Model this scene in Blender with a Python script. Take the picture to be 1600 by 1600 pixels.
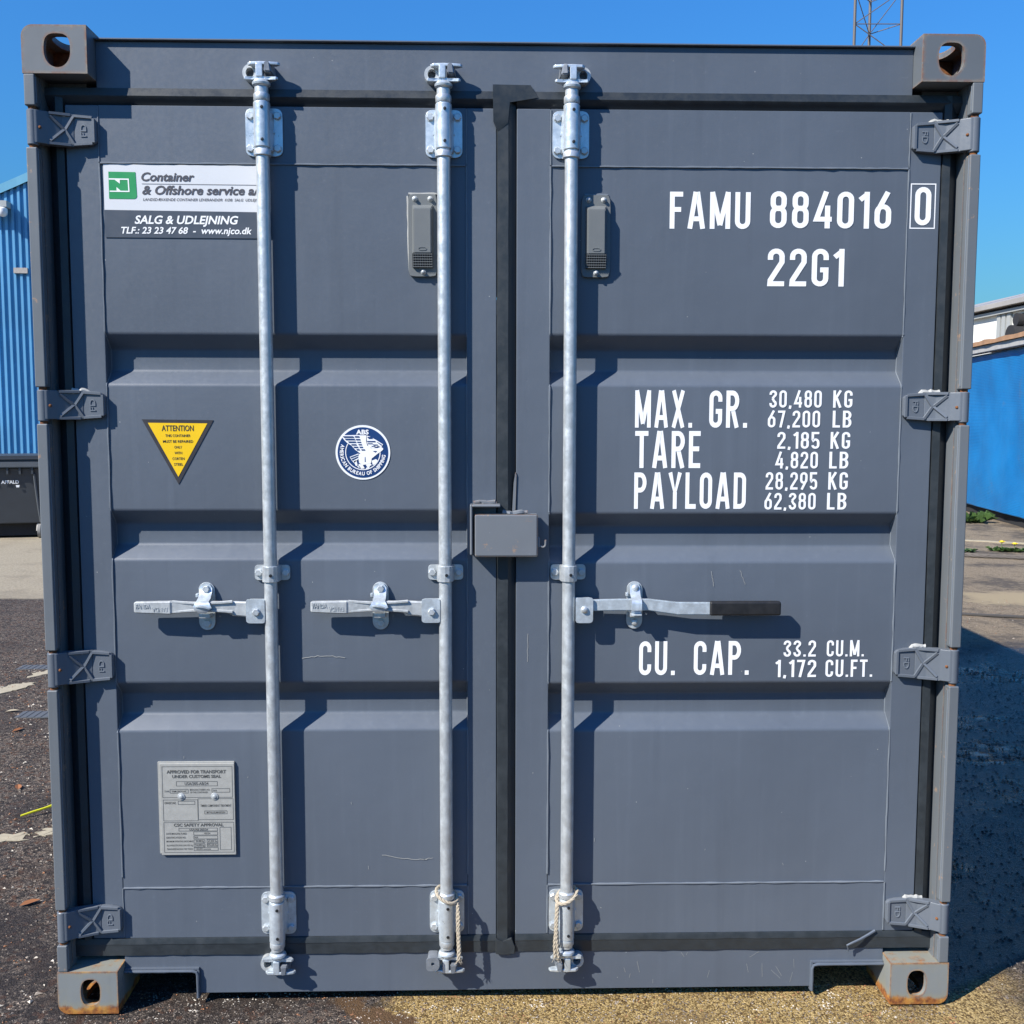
import bpy, bmesh, math, random
from mathutils import Vector, Matrix, noise
import numpy as np
random.seed(7)
R_ = math.radians
scene = bpy.context.scene
for o in list(bpy.data.objects): bpy.data.objects.remove(o)
COL = scene.collection

# ------------------------------------------------------------------ camera
cam_d = bpy.data.cameras.new('camera'); cam = bpy.data.objects.new('camera', cam_d); COL.objects.link(cam)
cam_d.sensor_fit = 'HORIZONTAL'; cam_d.sensor_width = 36.0; cam_d.lens = 36.0 * 1650.0 / 1600.0
cam_d.clip_start = 0.05; cam_d.clip_end = 3000
yaw, pitch, roll = 0.0240925, 0.0897028, 0.00167956
fw = Vector((math.sin(yaw) * math.cos(pitch), math.cos(yaw) * math.cos(pitch), -math.sin(pitch)))
rt = Vector((math.cos(yaw), -math.sin(yaw), 0)); up = rt.cross(fw)
r2 = rt * math.cos(roll) + up * math.sin(roll); u2 = -rt * math.sin(roll) + up * math.cos(roll)
cam.matrix_world = Matrix(((r2.x, u2.x, -fw.x, -0.05634), (r2.y, u2.y, -fw.y, -2.7616), (r2.z, u2.z, -fw.z, 1.61663), (0, 0, 0, 1)))
scene.camera = cam

# ------------------------------------------------------------------ world, sun, exposure
SUN = Vector((1.45, 1.0, -1.54)).normalized()
world = bpy.data.worlds.new('World'); scene.world = world; world.use_nodes = True
wn = world.node_tree; wn.nodes.clear()
sky = wn.nodes.new('ShaderNodeTexSky'); sky.sky_type = 'NISHITA'; sky.sun_disc = False
sky.sun_elevation = math.asin(-SUN.z); sky.sun_rotation = math.atan2(-SUN.x, -SUN.y)
sky.altitude = 0; sky.air_density = 2.5; sky.dust_density = 0.0; sky.ozone_density = 10.0
bg = wn.nodes.new('ShaderNodeBackground'); bg.inputs['Strength'].default_value = 0.085
wo = wn.nodes.new('ShaderNodeOutputWorld')
tint = wn.nodes.new('ShaderNodeMix'); tint.data_type = 'RGBA'; tint.blend_type = 'MULTIPLY'; tint.inputs[0].default_value = 1.0
tint.inputs[7].default_value = (0.245, 0.645, 1.25, 1)      # deep, saturated blue of a clear spring day
wn.links.new(sky.outputs[0], tint.inputs[6]); wn.links.new(tint.outputs[2], bg.inputs[0]); wn.links.new(bg.outputs[0], wo.inputs[0])
sl = bpy.data.lights.new('sun', 'SUN'); sl.energy = 5.0; sl.angle = R_(0.53); sl.color = (1.0, 0.955, 0.88)
sun = bpy.data.objects.new('sun', sl); COL.objects.link(sun)
sun.rotation_euler = SUN.to_track_quat('-Z', 'Y').to_euler(); sun.location = (-6, -6, 9)
vs = scene.view_settings
vs.view_transform = 'Standard'; vs.look = 'None'; vs.exposure = 0.70; vs.gamma = 1.0; vs.use_curve_mapping = False
scene.render.engine = 'CYCLES'

# ------------------------------------------------------------------ node helper
class NT:
    def __init__(s, name):
        s.m = bpy.data.materials.new(name); s.m.use_nodes = True; s.t = s.m.node_tree; s.t.nodes.clear()
        s.out = s.t.nodes.new('ShaderNodeOutputMaterial'); s.b = s.t.nodes.new('ShaderNodeBsdfPrincipled')
        s.t.links.new(s.b.outputs[0], s.out.inputs[0])
        s.tc = s.t.nodes.new('ShaderNodeTexCoord'); s.pos = s.t.nodes.new('ShaderNodeNewGeometry').outputs['Position']
    def put(s, sock, v):
        if isinstance(v, bpy.types.NodeSocket): s.t.links.new(v, sock)
        elif v is not None:
            if hasattr(sock.default_value, '__len__') and not hasattr(v, '__len__'): v = (v, v, v)
            if hasattr(v, '__len__') and len(sock.default_value) == 4 and len(v) == 3: v = (*v, 1)
            sock.default_value = v
    def set(s, **k):
        for n, v in k.items(): s.put(s.b.inputs[n.replace('_', ' ')], v)
        return s
    def noise(s, scale, detail=3, rough=.55, vec=None, dist=0.0):
        n = s.t.nodes.new('ShaderNodeTexNoise'); s.put(n.inputs['Vector'], vec if vec is not None else s.pos)
        n.inputs['Scale'].default_value = scale; n.inputs['Detail'].default_value = detail; n.inputs['Roughness'].default_value = rough; n.inputs['Distortion'].default_value = dist
        return n.outputs['Fac']
    def voro(s, scale, out='Color', feat='F1', vec=None, rnd=1.0):
        n = s.t.nodes.new('ShaderNodeTexVoronoi'); n.feature = feat; s.put(n.inputs['Vector'], vec if vec is not None else s.pos)
        n.inputs['Scale'].default_value = scale; n.inputs['Randomness'].default_value = rnd
        return n.outputs[out]
    def sep(s, v=None):
        n = s.t.nodes.new('ShaderNodeSeparateXYZ'); s.put(n.inputs[0], v if v is not None else s.pos); return n.outputs
    def math(s, op, a, b=None, clamp=False):
        n = s.t.nodes.new('ShaderNodeMath'); n.operation = op; n.use_clamp = clamp
        s.put(n.inputs[0], a)
        if b is not None: s.put(n.inputs[1], b)
        return n.outputs[0]
    def add(s, a, b): return s.math('ADD', a, b)
    def mul(s, a, b): return s.math('MULTIPLY', a, b)
    def ramp(s, v, a, b, lo=0.0, hi=1.0, smooth=True):
        n = s.t.nodes.new('ShaderNodeMapRange'); n.interpolation_type = 'SMOOTHSTEP' if smooth else 'LINEAR'
        s.put(n.inputs[0], v); n.inputs[1].default_value = a; n.inputs[2].default_value = b; n.inputs[3].default_value = lo; n.inputs[4].default_value = hi
        return n.outputs[0]
    def mix(s, f, a, b, mode='MIX'):
        n = s.t.nodes.new('ShaderNodeMix'); n.data_type = 'RGBA'; n.blend_type = mode
        s.put(n.inputs[0], f); s.put(n.inputs[6], a); s.put(n.inputs[7], b); return n.outputs[2]
    def scalev(s, v, sc):
        n = s.t.nodes.new('ShaderNodeMapping'); s.put(n.inputs[0], v); n.inputs['Scale'].default_value = sc; return n.outputs[0]
    def bump(s, h, strength=.2, dist=.01, normal=None):
        n = s.t.nodes.new('ShaderNodeBump'); s.put(n.inputs['Height'], h); n.inputs['Strength'].default_value = strength; n.inputs['Distance'].default_value = dist
        if normal is not None: s.put(n.inputs['Normal'], normal)
        return n.outputs[0]
    def edge(s, r=.006):
        n = s.t.nodes.new('ShaderNodeBevel'); n.samples = 4; n.inputs[0].default_value = r
        g = s.t.nodes.new('ShaderNodeNewGeometry'); d = s.t.nodes.new('ShaderNodeVectorMath'); d.operation = 'DOT_PRODUCT'
        s.t.links.new(n.outputs[0], d.inputs[0]); s.t.links.new(g.outputs['Normal'], d.inputs[1])
        return s.math('SUBTRACT', 1.0, d.outputs['Value'])

def plain(name, col, rough=.6, metal=0.0, var=.12, nscale=30, bump=.0, bscale=200, spec=.5):
    n = NT(name); f = n.noise(nscale, 4, .6)
    n.set(Base_Color=n.mix(f, tuple(c * (1 - var) for c in col), tuple(min(1, c * (1 + var)) for c in col)), Roughness=n.ramp(f, .2, .8, rough - .06, min(1, rough + .06)), Metallic=metal, Specular_IOR_Level=spec)
    if bump: n.set(Normal=n.bump(n.noise(bscale, 3), bump, .002))
    return n.m

PAINT = (0.094, 0.112, 0.139)
def paint_mat(name, col=PAINT, chips=0.0, rust=0.0, wear=0.0, rough=.44):
    n = NT(name)
    big = n.noise(1.7, 3, .5); fine = n.noise(95, 4, .65)
    streak = n.noise(1.0, 4, .6, n.scalev(n.pos, (34, 34, 1.6)))
    base = n.mix(n.ramp(big, .3, .7), tuple(c * .94 for c in col), tuple(c * 1.06 for c in col))
    base = n.mix(n.ramp(streak, .5, .8, 0, .22), base, tuple(c * 1.28 + .012 for c in col))
    base = n.mix(n.ramp(n.noise(1.0, 5, .65, n.scalev(n.pos, (21, 21, .9))), .52, .78, 0, .30), base, tuple(c * .74 for c in col))
    base = n.mix(n.ramp(n.noise(6, 5, .7), .56, .76, 0, .22), base, tuple(c * .9 + .022 for c in col))
    base = n.mix(n.ramp(fine, .64, .74, 0, .35), base, tuple(c * 1.4 for c in col))
    speck = n.math('LESS_THAN', n.voro(42, 'Distance'), .055)
    speckm = n.mul(speck, n.math('GREATER_THAN', n.sep(n.voro(42, 'Color'))[0], .93))
    base = n.mix(n.mul(speckm, .75), base, (.42, .42, .40))
    rgh = n.ramp(fine, .3, .7, rough - .05, rough + .07)
    if wear:
        e = n.edge(.007); w = n.ramp(n.add(n.mul(e, 1.1), n.add(n.mul(n.noise(70, 5, .7), .5), n.mul(n.noise(9, 3, .6), 1.1))), 1.22 - wear * .3, 1.34 - wear * .3)
        if wear > .5:
            w = n.math('MAXIMUM', w, n.ramp(n.add(n.mul(n.edge(.022), .9), n.mul(n.noise(24, 6, .75), 1.0)), .70, .82))
        base = n.mix(w, base, n.mix(n.ramp(n.noise(45, 4, .7), .4, .6), (.27, .22, .16), (.24, .095, .035)))
        rgh = n.ramp(w, 0, 1, rough, .85)
    if rust:
        z = n.sep()[2]; nz = n.noise(17, 6, .7); st = n.noise(3, 4, .65, n.scalev(n.pos, (9, 9, 2.2)))
        low = n.ramp(z, .0, .045, 1.15, 0); mid = n.ramp(z, .095, .125, 0, .45)
        edge = n.mul(n.edge(.012), 1.6)
        mk = n.add(n.add(n.mul(n.add(low, mid), .42), n.mul(edge, .75)), n.add(n.mul(nz, .62), n.mul(st, .42)))
        r1 = n.ramp(mk, .84 - rust * .1, 1.04 - rust * .1)
        rc = n.mix(n.ramp(n.noise(70, 4, .7), .35, .65), (.34, .125, .022), (.13, .04, .014))
        rc = n.mix(n.ramp(n.noise(24, 3), .45, .7, 0, .8), rc, (.50, .26, .05))
        dirt = n.ramp(mk, .62 - rust * .1, .92 - rust * .1, 0, .65)
        base = n.mix(dirt, base, (.235, .225, .165)); base = n.mix(r1, base, rc); rgh = n.ramp(r1, 0, 1, rough + .12, .9)
    if chips:
        c = n.ramp(n.noise(26, 6, .75), .66 - chips * .05, .70 - chips * .05)
        base = n.mix(n.mul(c, .8), base, n.mix(n.noise(15, 2), (.33, .31, .26), (.30, .13, .05)))
    wav = n.bump(n.noise(3.2, 3, .55), .34, .012); nm = n.bump(n.noise(420, 3, .6), .16, .0012, wav)
    n.set(Base_Color=base, Roughness=rgh, Normal=nm, Specular_IOR_Level=.45)
    return n.m

def zinc_mat(name, col=(.60, .63, .64), rough=.40, metal=.55):
    n = NT(name); f = n.noise(42, 5, .7); g = n.voro(75, 'Distance', vec=n.scalev(n.pos, (1, 1, .35)))
    c = n.mix(n.ramp(f, .3, .7), tuple(x * .84 for x in col), tuple(min(1, x * 1.12) for x in col))
    c = n.mix(n.ramp(g, .15, .6, .0, .35), c, tuple(x * .72 for x in col))
    c = n.mix(n.ramp(n.noise(11, 5, .7), .63, .78, 0, .45), c, (.34, .33, .30))
    n.set(Base_Color=c, Metallic=metal, Roughness=n.ramp(f, .25, .75, rough - .08, rough + .12), Normal=n.bump(n.noise(160, 4, .65), .25, .0012))
    return n.m

def rubber_mat(name, col=(.022, .026, .027), rough=.5):
    n = NT(name); f = n.noise(28, 5, .7)
    c = n.mix(n.ramp(f, .3, .8), col, tuple(x * 1.35 for x in col))
    c = n.mix(n.mul(n.ramp(n.noise(130, 4, .7), .70, .76), .4), c, (.16, .17, .17))
    n.set(Base_Color=c, Roughness=n.ramp(f, .3, .7, rough - .08, rough + .14), Normal=n.bump(f, .15, .003))
    return n.m

def rust_mat(name):
    n = NT(name); f = n.noise(60, 5, .7)
    n.set(Base_Color=n.mix(n.ramp(f, .3, .7), (.075, .026, .012), (.24, .095, .03)), Roughness=.9, Normal=n.bump(f, .4, .003)); return n.m

M = {}
M['paint'] = paint_mat('container_paint'); M['paint_post'] = paint_mat('container_post_paint', (.128, .141, .152), chips=1.0, wear=.42)
M['paint_hinge'] = paint_mat('hinge_paint', (.112, .128, .150), rough=.4)
M['paint_cast_top'] = paint_mat('top_casting_paint', (.116, .130, .142), wear=.95, rough=.5)
M['paint_cast_low'] = paint_mat('bottom_casting_paint', (.190, .202, .198), rust=1.35, rough=.5)
M['paint_box'] = paint_mat('lock_box_paint', (.150, .163, .178), chips=1.1, wear=.15, rough=.42)
M['paint_side'] = paint_mat('side_paint')
M['bead'] = paint_mat('weld_bead_paint', (.150, .170, .195), rough=.38)
M['zinc'] = zinc_mat('galvanised_steel'); M['zinc_bright'] = zinc_mat('zinc_plate', (.62, .68, .72), .34, .5)
M['zinc_dull'] = zinc_mat('cast_zinc', (.50, .52, .52), .52, .4)
M['keeper'] = zinc_mat('keeper_steel', (.22, .24, .265), .5, .25)
M['gasket'] = rubber_mat('door_gasket', (.021, .026, .030), .46); M['grip'] = rubber_mat('black_grip', (.010, .010, .011), .55)
M['rust'] = rust_mat('rust'); M['dark'] = plain('underside_dark', (.018, .018, .02), .85)
M['screw'] = plain('dark_screw', (.03, .032, .035), .45, .5)
M['white'] = plain('white_vinyl', (.82, .82, .81), .42, var=.02); M['letter'] = plain('white_lettering', (.86, .86, .85), .5, var=.03, nscale=60)
M['sticker'] = plain('sticker_vinyl', (.62, .63, .64), .4, var=.03, nscale=8); M['sticker_ink'] = plain('sticker_ink', (.070, .066, .074), .45, var=.05)
M['green'] = plain('green_print', (.020, .27, .085), .42, var=.05); M['charcoal'] = plain('charcoal_print', (.060, .072, .092), .42, var=.05)
M['ink'] = plain('ink', (.035, .032, .035), .45, var=.05); M['ink_soft'] = plain('grey_ink', (.09, .09, .085), .5); M['navy'] = plain('navy_print', (.008, .040, .145), .4, var=.05)
M['yellow'] = plain('yellow_vinyl', (.80, .50, .004), .42, var=.03); M['plate'] = plain('plate_aluminium', (.38, .375, .345), .5, .15, .16, 70)
M['vent'] = plain('vent_plastic', (.135, .145, .145), .55, var=.06, bump=.15, bscale=500); M['grille'] = plain('vent_grille', (.016, .018, .020), .6)
M['rope'] = plain('hemp_rope', (.43, .37, .28), .95, var=.2, nscale=160, bump=.6, bscale=700, spec=.1)
M['scratch'] = plain('scratch', (.33, .33, .31), .7); M['sealant'] = plain('white_sealant', (.36, .36, .34), .6, var=.15, bump=.4, bscale=150)

# ------------------------------------------------------------------ mesh helper
WM = {}
class MB:
    def __init__(s): s.bm = bmesh.new(); s.wn = False
    def box(s, x0, x1, y0, y1, z0, z1, bev=0.0, seg=2, mat=None):
        g = bmesh.ops.create_cube(s.bm, size=1.0); v = g['verts']
        T = Matrix.Translation(((x0 + x1) / 2, (y0 + y1) / 2, (z0 + z1) / 2)) @ Matrix.Diagonal((abs(x1 - x0), abs(y1 - y0), abs(z1 - z0), 1))
        if mat is not None: T = mat @ T
        bmesh.ops.transform(s.bm, matrix=T, verts=v)
        if bev:
            s.wn = True; e = list({e for q in v for e in q.link_edges}); bmesh.ops.bevel(s.bm, geom=e, offset=bev, segments=seg, affect='EDGES', profile=.5)
        return s
    def cyl(s, p0, p1, r0, r1=None, seg=20, caps=True):
        p0, p1 = Vector(p0), Vector(p1); d = p1 - p0; r1 = r0 if r1 is None else r1
        T = Matrix.Translation((p0 + p1) / 2) @ d.to_track_quat('Z', 'Y').to_matrix().to_4x4()
        bmesh.ops.create_cone(s.bm, cap_ends=caps, segments=seg, radius1=r0, radius2=r1, depth=d.length, matrix=T); return s
    def lathe(s, o, prof, seg=24, axis='z'):
        rings = []
        for r, h in prof:
            ring = []
            for k in range(seg):
                a = 2 * math.pi * k / seg; c, q = r * math.cos(a), r * math.sin(a)
                p = (c, q, h) if axis == 'z' else ((c, -h, q) if axis == 'y' else (h, c, q))
                ring.append(s.bm.verts.new((o[0] + p[0], o[1] + p[1], o[2] + p[2])))
            rings.append(ring)
        for a, b in zip(rings, rings[1:]):
            for k in range(seg): s.bm.faces.new((a[k], a[(k + 1) % seg], b[(k + 1) % seg], b[k]))
        s.bm.faces.new(rings[0][::-1]); s.bm.faces.new(rings[-1]); return s
    def prism(s, pts, a, b, plane='xz', bev=0.0, seg=2):
        def P(p, q): return {'xz': (p[0], q, p[1]), 'xy': (p[0], p[1], q), 'yz': (q, p[0], p[1])}[plane]
        va = [s.bm.verts.new(P(p, a)) for p in pts]; vb = [s.bm.verts.new(P(p, b)) for p in pts]
        n = len(pts); fs = [s.bm.faces.new(va), s.bm.faces.new(vb[::-1])]
        for k in range(n): fs.append(s.bm.faces.new((va[k], vb[k], vb[(k + 1) % n], va[(k + 1) % n])))
        if bev:
            s.wn = True; e = list({e for f in fs for e in f.edges}); bmesh.ops.bevel(s.bm, geom=e, offset=bev, segments=seg, affect='EDGES', profile=.5, clamp_overlap=True)
        return s
    def sheet(s, pts, y, plane='xz'):
        s.bm.faces.new([s.bm.verts.new((p[0], y, p[1]) if plane == 'xz' else (p[0], p[1], y)) for p in pts]); return s
    def tube(s, path, r, seg=8, jitter=0.0):
        path = [Vector(p) for p in path]; rings = []; n = len(path); prev = None
        for i, p in enumerate(path):
            t = (path[min(i + 1, n - 1)] - path[max(i - 1, 0)]).normalized()
            a = Vector((0, 0, 1)) if abs(t.z) < .9 else Vector((1, 0, 0))
            if prev is not None: a = prev
            u = (a - t * a.dot(t)).normalized(); w = t.cross(u); prev = u
            rr = (r[i] if hasattr(r, '__len__') else r) * (1 + random.uniform(-jitter, jitter))
            rings.append([s.bm.verts.new(p + (u * math.cos(2 * math.pi * k / seg) + w * math.sin(2 * math.pi * k / seg)) * rr) for k in range(seg)])
        for a, b in zip(rings, rings[1:]):
            for k in range(seg): s.bm.faces.new((a[k], a[(k + 1) % seg], b[(k + 1) % seg], b[k]))
        s.bm.faces.new(rings[0][::-1]); s.bm.faces.new(rings[-1]); return s
    def plate_hole(s, outer, inner, a, b, plane='xz'):
        """plate between two same-length loops, thickness a..b along the third axis"""
        def P(p, q): return {'xz': (p[0], q, p[1]), 'xy': (p[0], p[1], q), 'yz': (q, p[0], p[1])}[plane]
        L = [[s.bm.verts.new(P(p, q)) for p in lp] for lp in (outer, inner) for q in (a, b)]
        n = len(outer); oa, ob, ia, ib = L
        for k in range(n):
            j = (k + 1) % n
            for f in ((oa[k], oa[j], ia[j], ia[k]), (ob[j], ob[k], ib[k], ib[j]), (oa[j], oa[k], ob[k], ob[j]), (ia[k], ia[j], ib[j], ib[k])): s.bm.faces.new(f)
        return s
    def geo(s, verts, faces):
        v = [s.bm.verts.new(p) for p in verts]
        for f in faces:
            try: s.bm.faces.new([v[i] for i in f])
            except ValueError: pass
        return s
    def mesh(s, name, mat, smooth=32, fix=True):
        if fix: bmesh.ops.recalc_face_normals(s.bm, faces=s.bm.faces)
        me = bpy.data.meshes.new(name); s.bm.to_mesh(me); s.bm.free()
        if mat: me.materials.append(mat)
        if smooth:
            me.shade_smooth(); me.set_sharp_from_angle(angle=R_(smooth))
            if s.wn: me['weighted'] = 1
        return me
    def build(s, name, mat, parent=None, loc=(0, 0, 0), **k):
        return inst(s.mesh(name, mat, **k), name, parent, loc)

def inst(me, name, parent=None, loc=(0, 0, 0), rot=(0, 0, 0), scale=(1, 1, 1)):
    o = bpy.data.objects.new(name, me); COL.objects.link(o)
    o.location = loc; o.rotation_euler = rot; o.scale = scale
    if me is not None and me.get('weighted'):
        w_ = o.modifiers.new('weighted normals', 'WEIGHTED_NORMAL'); w_.keep_sharp = True; w_.weight = 80
    W = Matrix.LocRotScale(Vector(loc), o.rotation_euler.to_quaternion(), Vector(scale)); WM[o] = W
    if parent is not None:
        o.parent = parent; o.matrix_parent_inverse = WM[parent].inverted()
    return o
def thing(name, label, cat, loc=(0, 0, 0), group=None, rz=0.0):
    o = bpy.data.objects.new(name, None); COL.objects.link(o); o.location = loc; o.rotation_euler = (0, 0, rz); o.empty_display_size = .2
    WM[o] = Matrix.Translation(loc) @ Matrix.Rotation(rz, 4, 'Z'); tag(o, label, cat, group); return o
def tag(o, label=None, cat=None, group=None, kind=None):
    if label: o['label'] = label
    if cat: o['category'] = cat
    if group: o['group'] = group
    if kind: o['kind'] = kind
    return o

# ------------------------------------------------------------------ lettering
def arc(cx, cy, rx, ry, a0, a1, n=9):
    return [(cx + rx * math.cos(R_(a0 + (a1 - a0) * i / n)), cy + ry * math.sin(R_(a0 + (a1 - a0) * i / n))) for i in range(n + 1)]
T_ = .132
def glyph(c):
    t = T_; h = t / 2; lo, hi = h, 1 - h; w = .42
    def rr(x0, y0, x1, y1, ry=None):
        rx = (x1 - x0) / 2; ry = ry or rx * 1.05; cx = (x0 + x1) / 2
        return arc(cx, y1 - ry, rx, ry, 180, 0) + arc(cx, y0 + ry, rx, ry, 0, -180)
    r = w - h
    rx = (w - t) / 2
    if c == 'F': return .36, [([(h, 0), (h, hi), (.36, hi)], 0), ([(h, .52), (.31, .52)], 0)]
    if c == 'E': return .37, [([(.37, lo), (h, lo), (h, hi), (.37, hi)], 0), ([(h, .52), (.33, .52)], 0)]
    if c == 'L': return .36, [([(h, 1), (h, lo), (.36, lo)], 0)]
    if c == 'T': return .42, [([(0, hi), (.42, hi)], 0), ([(.21, 0), (.21, hi)], 0)]
    if c == 'A': return .48, [([(h * .95, 0), (.24 - h * .35, 1)], 0), ([(.48 - h * .95, 0), (.24 + h * .35, 1)], 0), ([(.11, .27), (.37, .27)], 0)]
    if c == 'M': return .56, [([(h, 0), (h, 1)], 0), ([(.56 - h, 0), (.56 - h, 1)], 0), ([(h, 1), (.28, .1)], 0), ([(.56 - h, 1), (.28, .1)], 0)]
    if c == 'X': return .46, [([(h, 0), (.46 - h, 1)], 0), ([(h, 1), (.46 - h, 0)], 0)]
    if c == 'Y': return .46, [([(h, 1), (.23, .42), (.46 - h, 1)], 0), ([(.23, 0), (.23, .46)], 0)]
    if c == 'K': return .44, [([(h, 0), (h, 1)], 0), ([(.44 - h, 1), (h, .42)], 0), ([(.18, .55), (.44 - h, 0)], 0)]
    if c == 'U': return w, [([(h, 1)] + arc(w / 2, lo + rx, rx, rx, 180, 360) + [(r, 1)], 0)]
    if c in '0O': return w, [(rr(h, lo, r, hi), 1)]
    if c == 'D': return w, [([(h, lo), (h, hi), (w / 2, hi)] + arc(w / 2, hi - rx, rx, rx, 90, 0) + arc(w / 2, lo + rx, rx, rx, 0, -90), 1)]
    if c == 'C': return w, [([(r, .68)] + arc(w / 2, hi - rx, rx, rx, 0, 180) + arc(w / 2, lo + rx, rx, rx, 180, 360) + [(r, .32)], 0)]
    if c == 'G': return w, [([(r, .70)] + arc(w / 2, hi - rx, rx, rx, 0, 180) + arc(w / 2, lo + rx, rx, rx, 180, 360) + [(r, .44), (w / 2, .44)], 0)]
    if c == 'P': return w, [([(h, 0), (h, 1)], 0), ([(h, hi), (w / 2, hi)] + arc(w / 2, hi - .21, rx, .21, 90, -90) + [(h, hi - .42)], 0)]
    if c == 'R': return w, [([(h, 0), (h, 1)], 0), ([(h, hi), (w / 2, hi)] + arc(w / 2, hi - .21, rx, .21, 90, -90) + [(h, hi - .42)], 0), ([(w / 2, hi - .42), (r, 0)], 0)]
    if c == 'B': return w, [([(h, 0), (h, 1)], 0), ([(h, hi), (w / 2, hi)] + arc(w / 2, hi - .2, rx * .92, .2, 90, -90) + [(h, hi - .4)], 0), ([(h, hi - .4), (w / 2, hi - .4)] + arc(w / 2, lo + .227, rx, .227, 90, -90) + [(h, lo)], 0)]
    if c == '8': return w, [(rr(h, lo, r, .545), 1), (rr(h + .008, .525, r - .008, hi), 1)]
    if c == '1': return .26, [([(.26 - h, 0), (.26 - h, 1)], 0), ([(.26 - h, .93), (.02, .78)], 0)]
    if c == '2': return w, [([(h, .70)] + arc(w / 2, hi - rx, rx, rx, 180, 0) + [(r, .64), (h * 1.1, .16), (h, lo), (w, lo)], 0)]
    if c == '3': return w, [([(h, .74)] + arc(w / 2, hi - rx, rx, rx, 180, -60) + [(w * .42, .53)], 0), ([(w * .42, .53)] + arc(w / 2, lo + rx * 1.05, rx, rx * 1.1, 70, -180) + [(h, .26)], 0)]
    if c == '4': return .45, [([(.34, 0), (.34, .62)], 0), ([(.30, 1), (h, .25), (.45, .25)], 0)]
    if c == '5': return w, [([(w * .95, hi), (h, hi), (h, .55)] + arc(w / 2, .36, rx, .19, 140, 0) + arc(w / 2, lo + rx, rx, rx, 0, -180), 0)]
    if c == '6': return w, [(rr(h, lo, r, .60), 1), ([(h, .38), (h + .02, .5), (r - .03, 1)], 0)]
    if c == '7': return .40, [([(0, hi), (.40 - h, hi), (.15, 0)], 0)]
    if c == '9': return w, [(rr(h, .40, r, hi), 1), ([(r, .62), (r - .02, .5), (h + .03, 0)], 0)]
    if c == '.': return .15, [([(.075, 0), (.075, .13)], 0)]
    if c == ',': return .15, [([(.085, .12), (.05, -.07)], 0)]
    return .3, []
def stroke(pts, closed, t):
    pts = [Vector(p) for p in pts]; q = [pts[0]]
    for p in pts[1:]:
        if (p - q[-1]).length > 1e-4: q.append(p)
    if closed and (q[0] - q[-1]).length < 1e-4: q.pop()
    n = len(q); V = []
    for i, p in enumerate(q):
        a = q[(i - 1) % n] if (closed or i) else None; b = q[(i + 1) % n] if (closed or i < n - 1) else None
        d1 = (p - a).normalized() if a is not None else None; d2 = (b - p).normalized() if b is not None else None
        if d1 is None: nn, k = Vector((-d2.y, d2.x)), 1
        elif d2 is None: nn, k = Vector((-d1.y, d1.x)), 1
        else:
            n1, n2 = Vector((-d1.y, d1.x)), Vector((-d2.y, d2.x)); nn = (n1 + n2)
            nn = n1 if nn.length < 1e-5 else nn.normalized(); k = min(1.9, 1 / max(.3, nn.dot(n1)))
        V += [p + nn * t / 2 * k, p - nn * t / 2 * k]
    F = [(2 * i, 2 * i + 1, 2 * ((i + 1) % n) + 1, 2 * ((i + 1) % n)) for i in range(n if closed else n - 1)]
    return V, F
def stencil(mb, text, x0, x1, z0, z1, y, sp=.13):
    x = 0; items = []
    for c in text:
        w, st = glyph(c); items.append((x, st)); x += w + sp
    W = x - sp; sx = (x1 - x0) / W; sz = z1 - z0; k = 0
    for gx, st in items:
        for pts, cl in st:
            V, F = stroke(pts, cl, T_); k += 1
            mb.geo([(x0 + (v.x + gx) * sx, y - .00015 * (k % 4), z0 + v.y * sz) for v in V], F)
_cache = {}
def font_geo(text, bold=.0, shear=0.0, res=3):
    key = (text, bold, shear)
    if key in _cache: return _cache[key]
    cu = bpy.data.curves.new('t', 'FONT'); cu.body = text; cu.size = 1; cu.shear = shear; cu.offset = bold; cu.resolution_u = res; cu.fill_mode = 'FRONT'
    ob = bpy.data.objects.new('t', cu); COL.objects.link(ob); dg = bpy.context.evaluated_depsgraph_get()
    me = bpy.data.meshes.new_from_object(ob.evaluated_get(dg))
    v = [tuple(p.co[:2]) for p in me.vertices]; f = [tuple(p.vertices) for p in me.polygons]
    bpy.data.objects.remove(ob); bpy.data.curves.remove(cu); bpy.data.meshes.remove(me); _cache[key] = (v, f); return v, f
CAP = [None]
def cap():
    if CAP[0] is None:
        v, _ = font_geo('H'); CAP[0] = max(p[1] for p in v)
    return CAP[0]
def write(mb, text, x0, x1, z0, h, y, bold=.0, shear=0.0, depth=0.0, fn=None):
    """h = cap height; text stretched to x0..x1"""
    v, f = font_geo(text, bold, shear)
    if not v: return
    a, b = min(p[0] for p in v), max(p[0] for p in v); sx = (x1 - x0) / (b - a); sz = h / cap()
    P = [(x0 + (p[0] - a) * sx, z0 + p[1] * sz) for p in v]
    if fn: P = [fn(p) for p in P]
    mb.geo([(p[0], y, p[1]) for p in P], f)
    if depth:
        edges = {}
        for q in f:
            for i in range(len(q)):
                e = (q[i], q[(i + 1) % len(q)]); edges[e] = 1
        bd = [e for e in edges if (e[1], e[0]) not in edges]
        mb.geo([(P[i][0], y + dd, P[i][1]) for e in bd for i, dd in ((e[0], 0), (e[1], 0), (e[1], depth), (e[0], depth))], [(4 * k, 4 * k + 1, 4 * k + 2, 4 * k + 3) for k in range(len(bd))])

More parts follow.
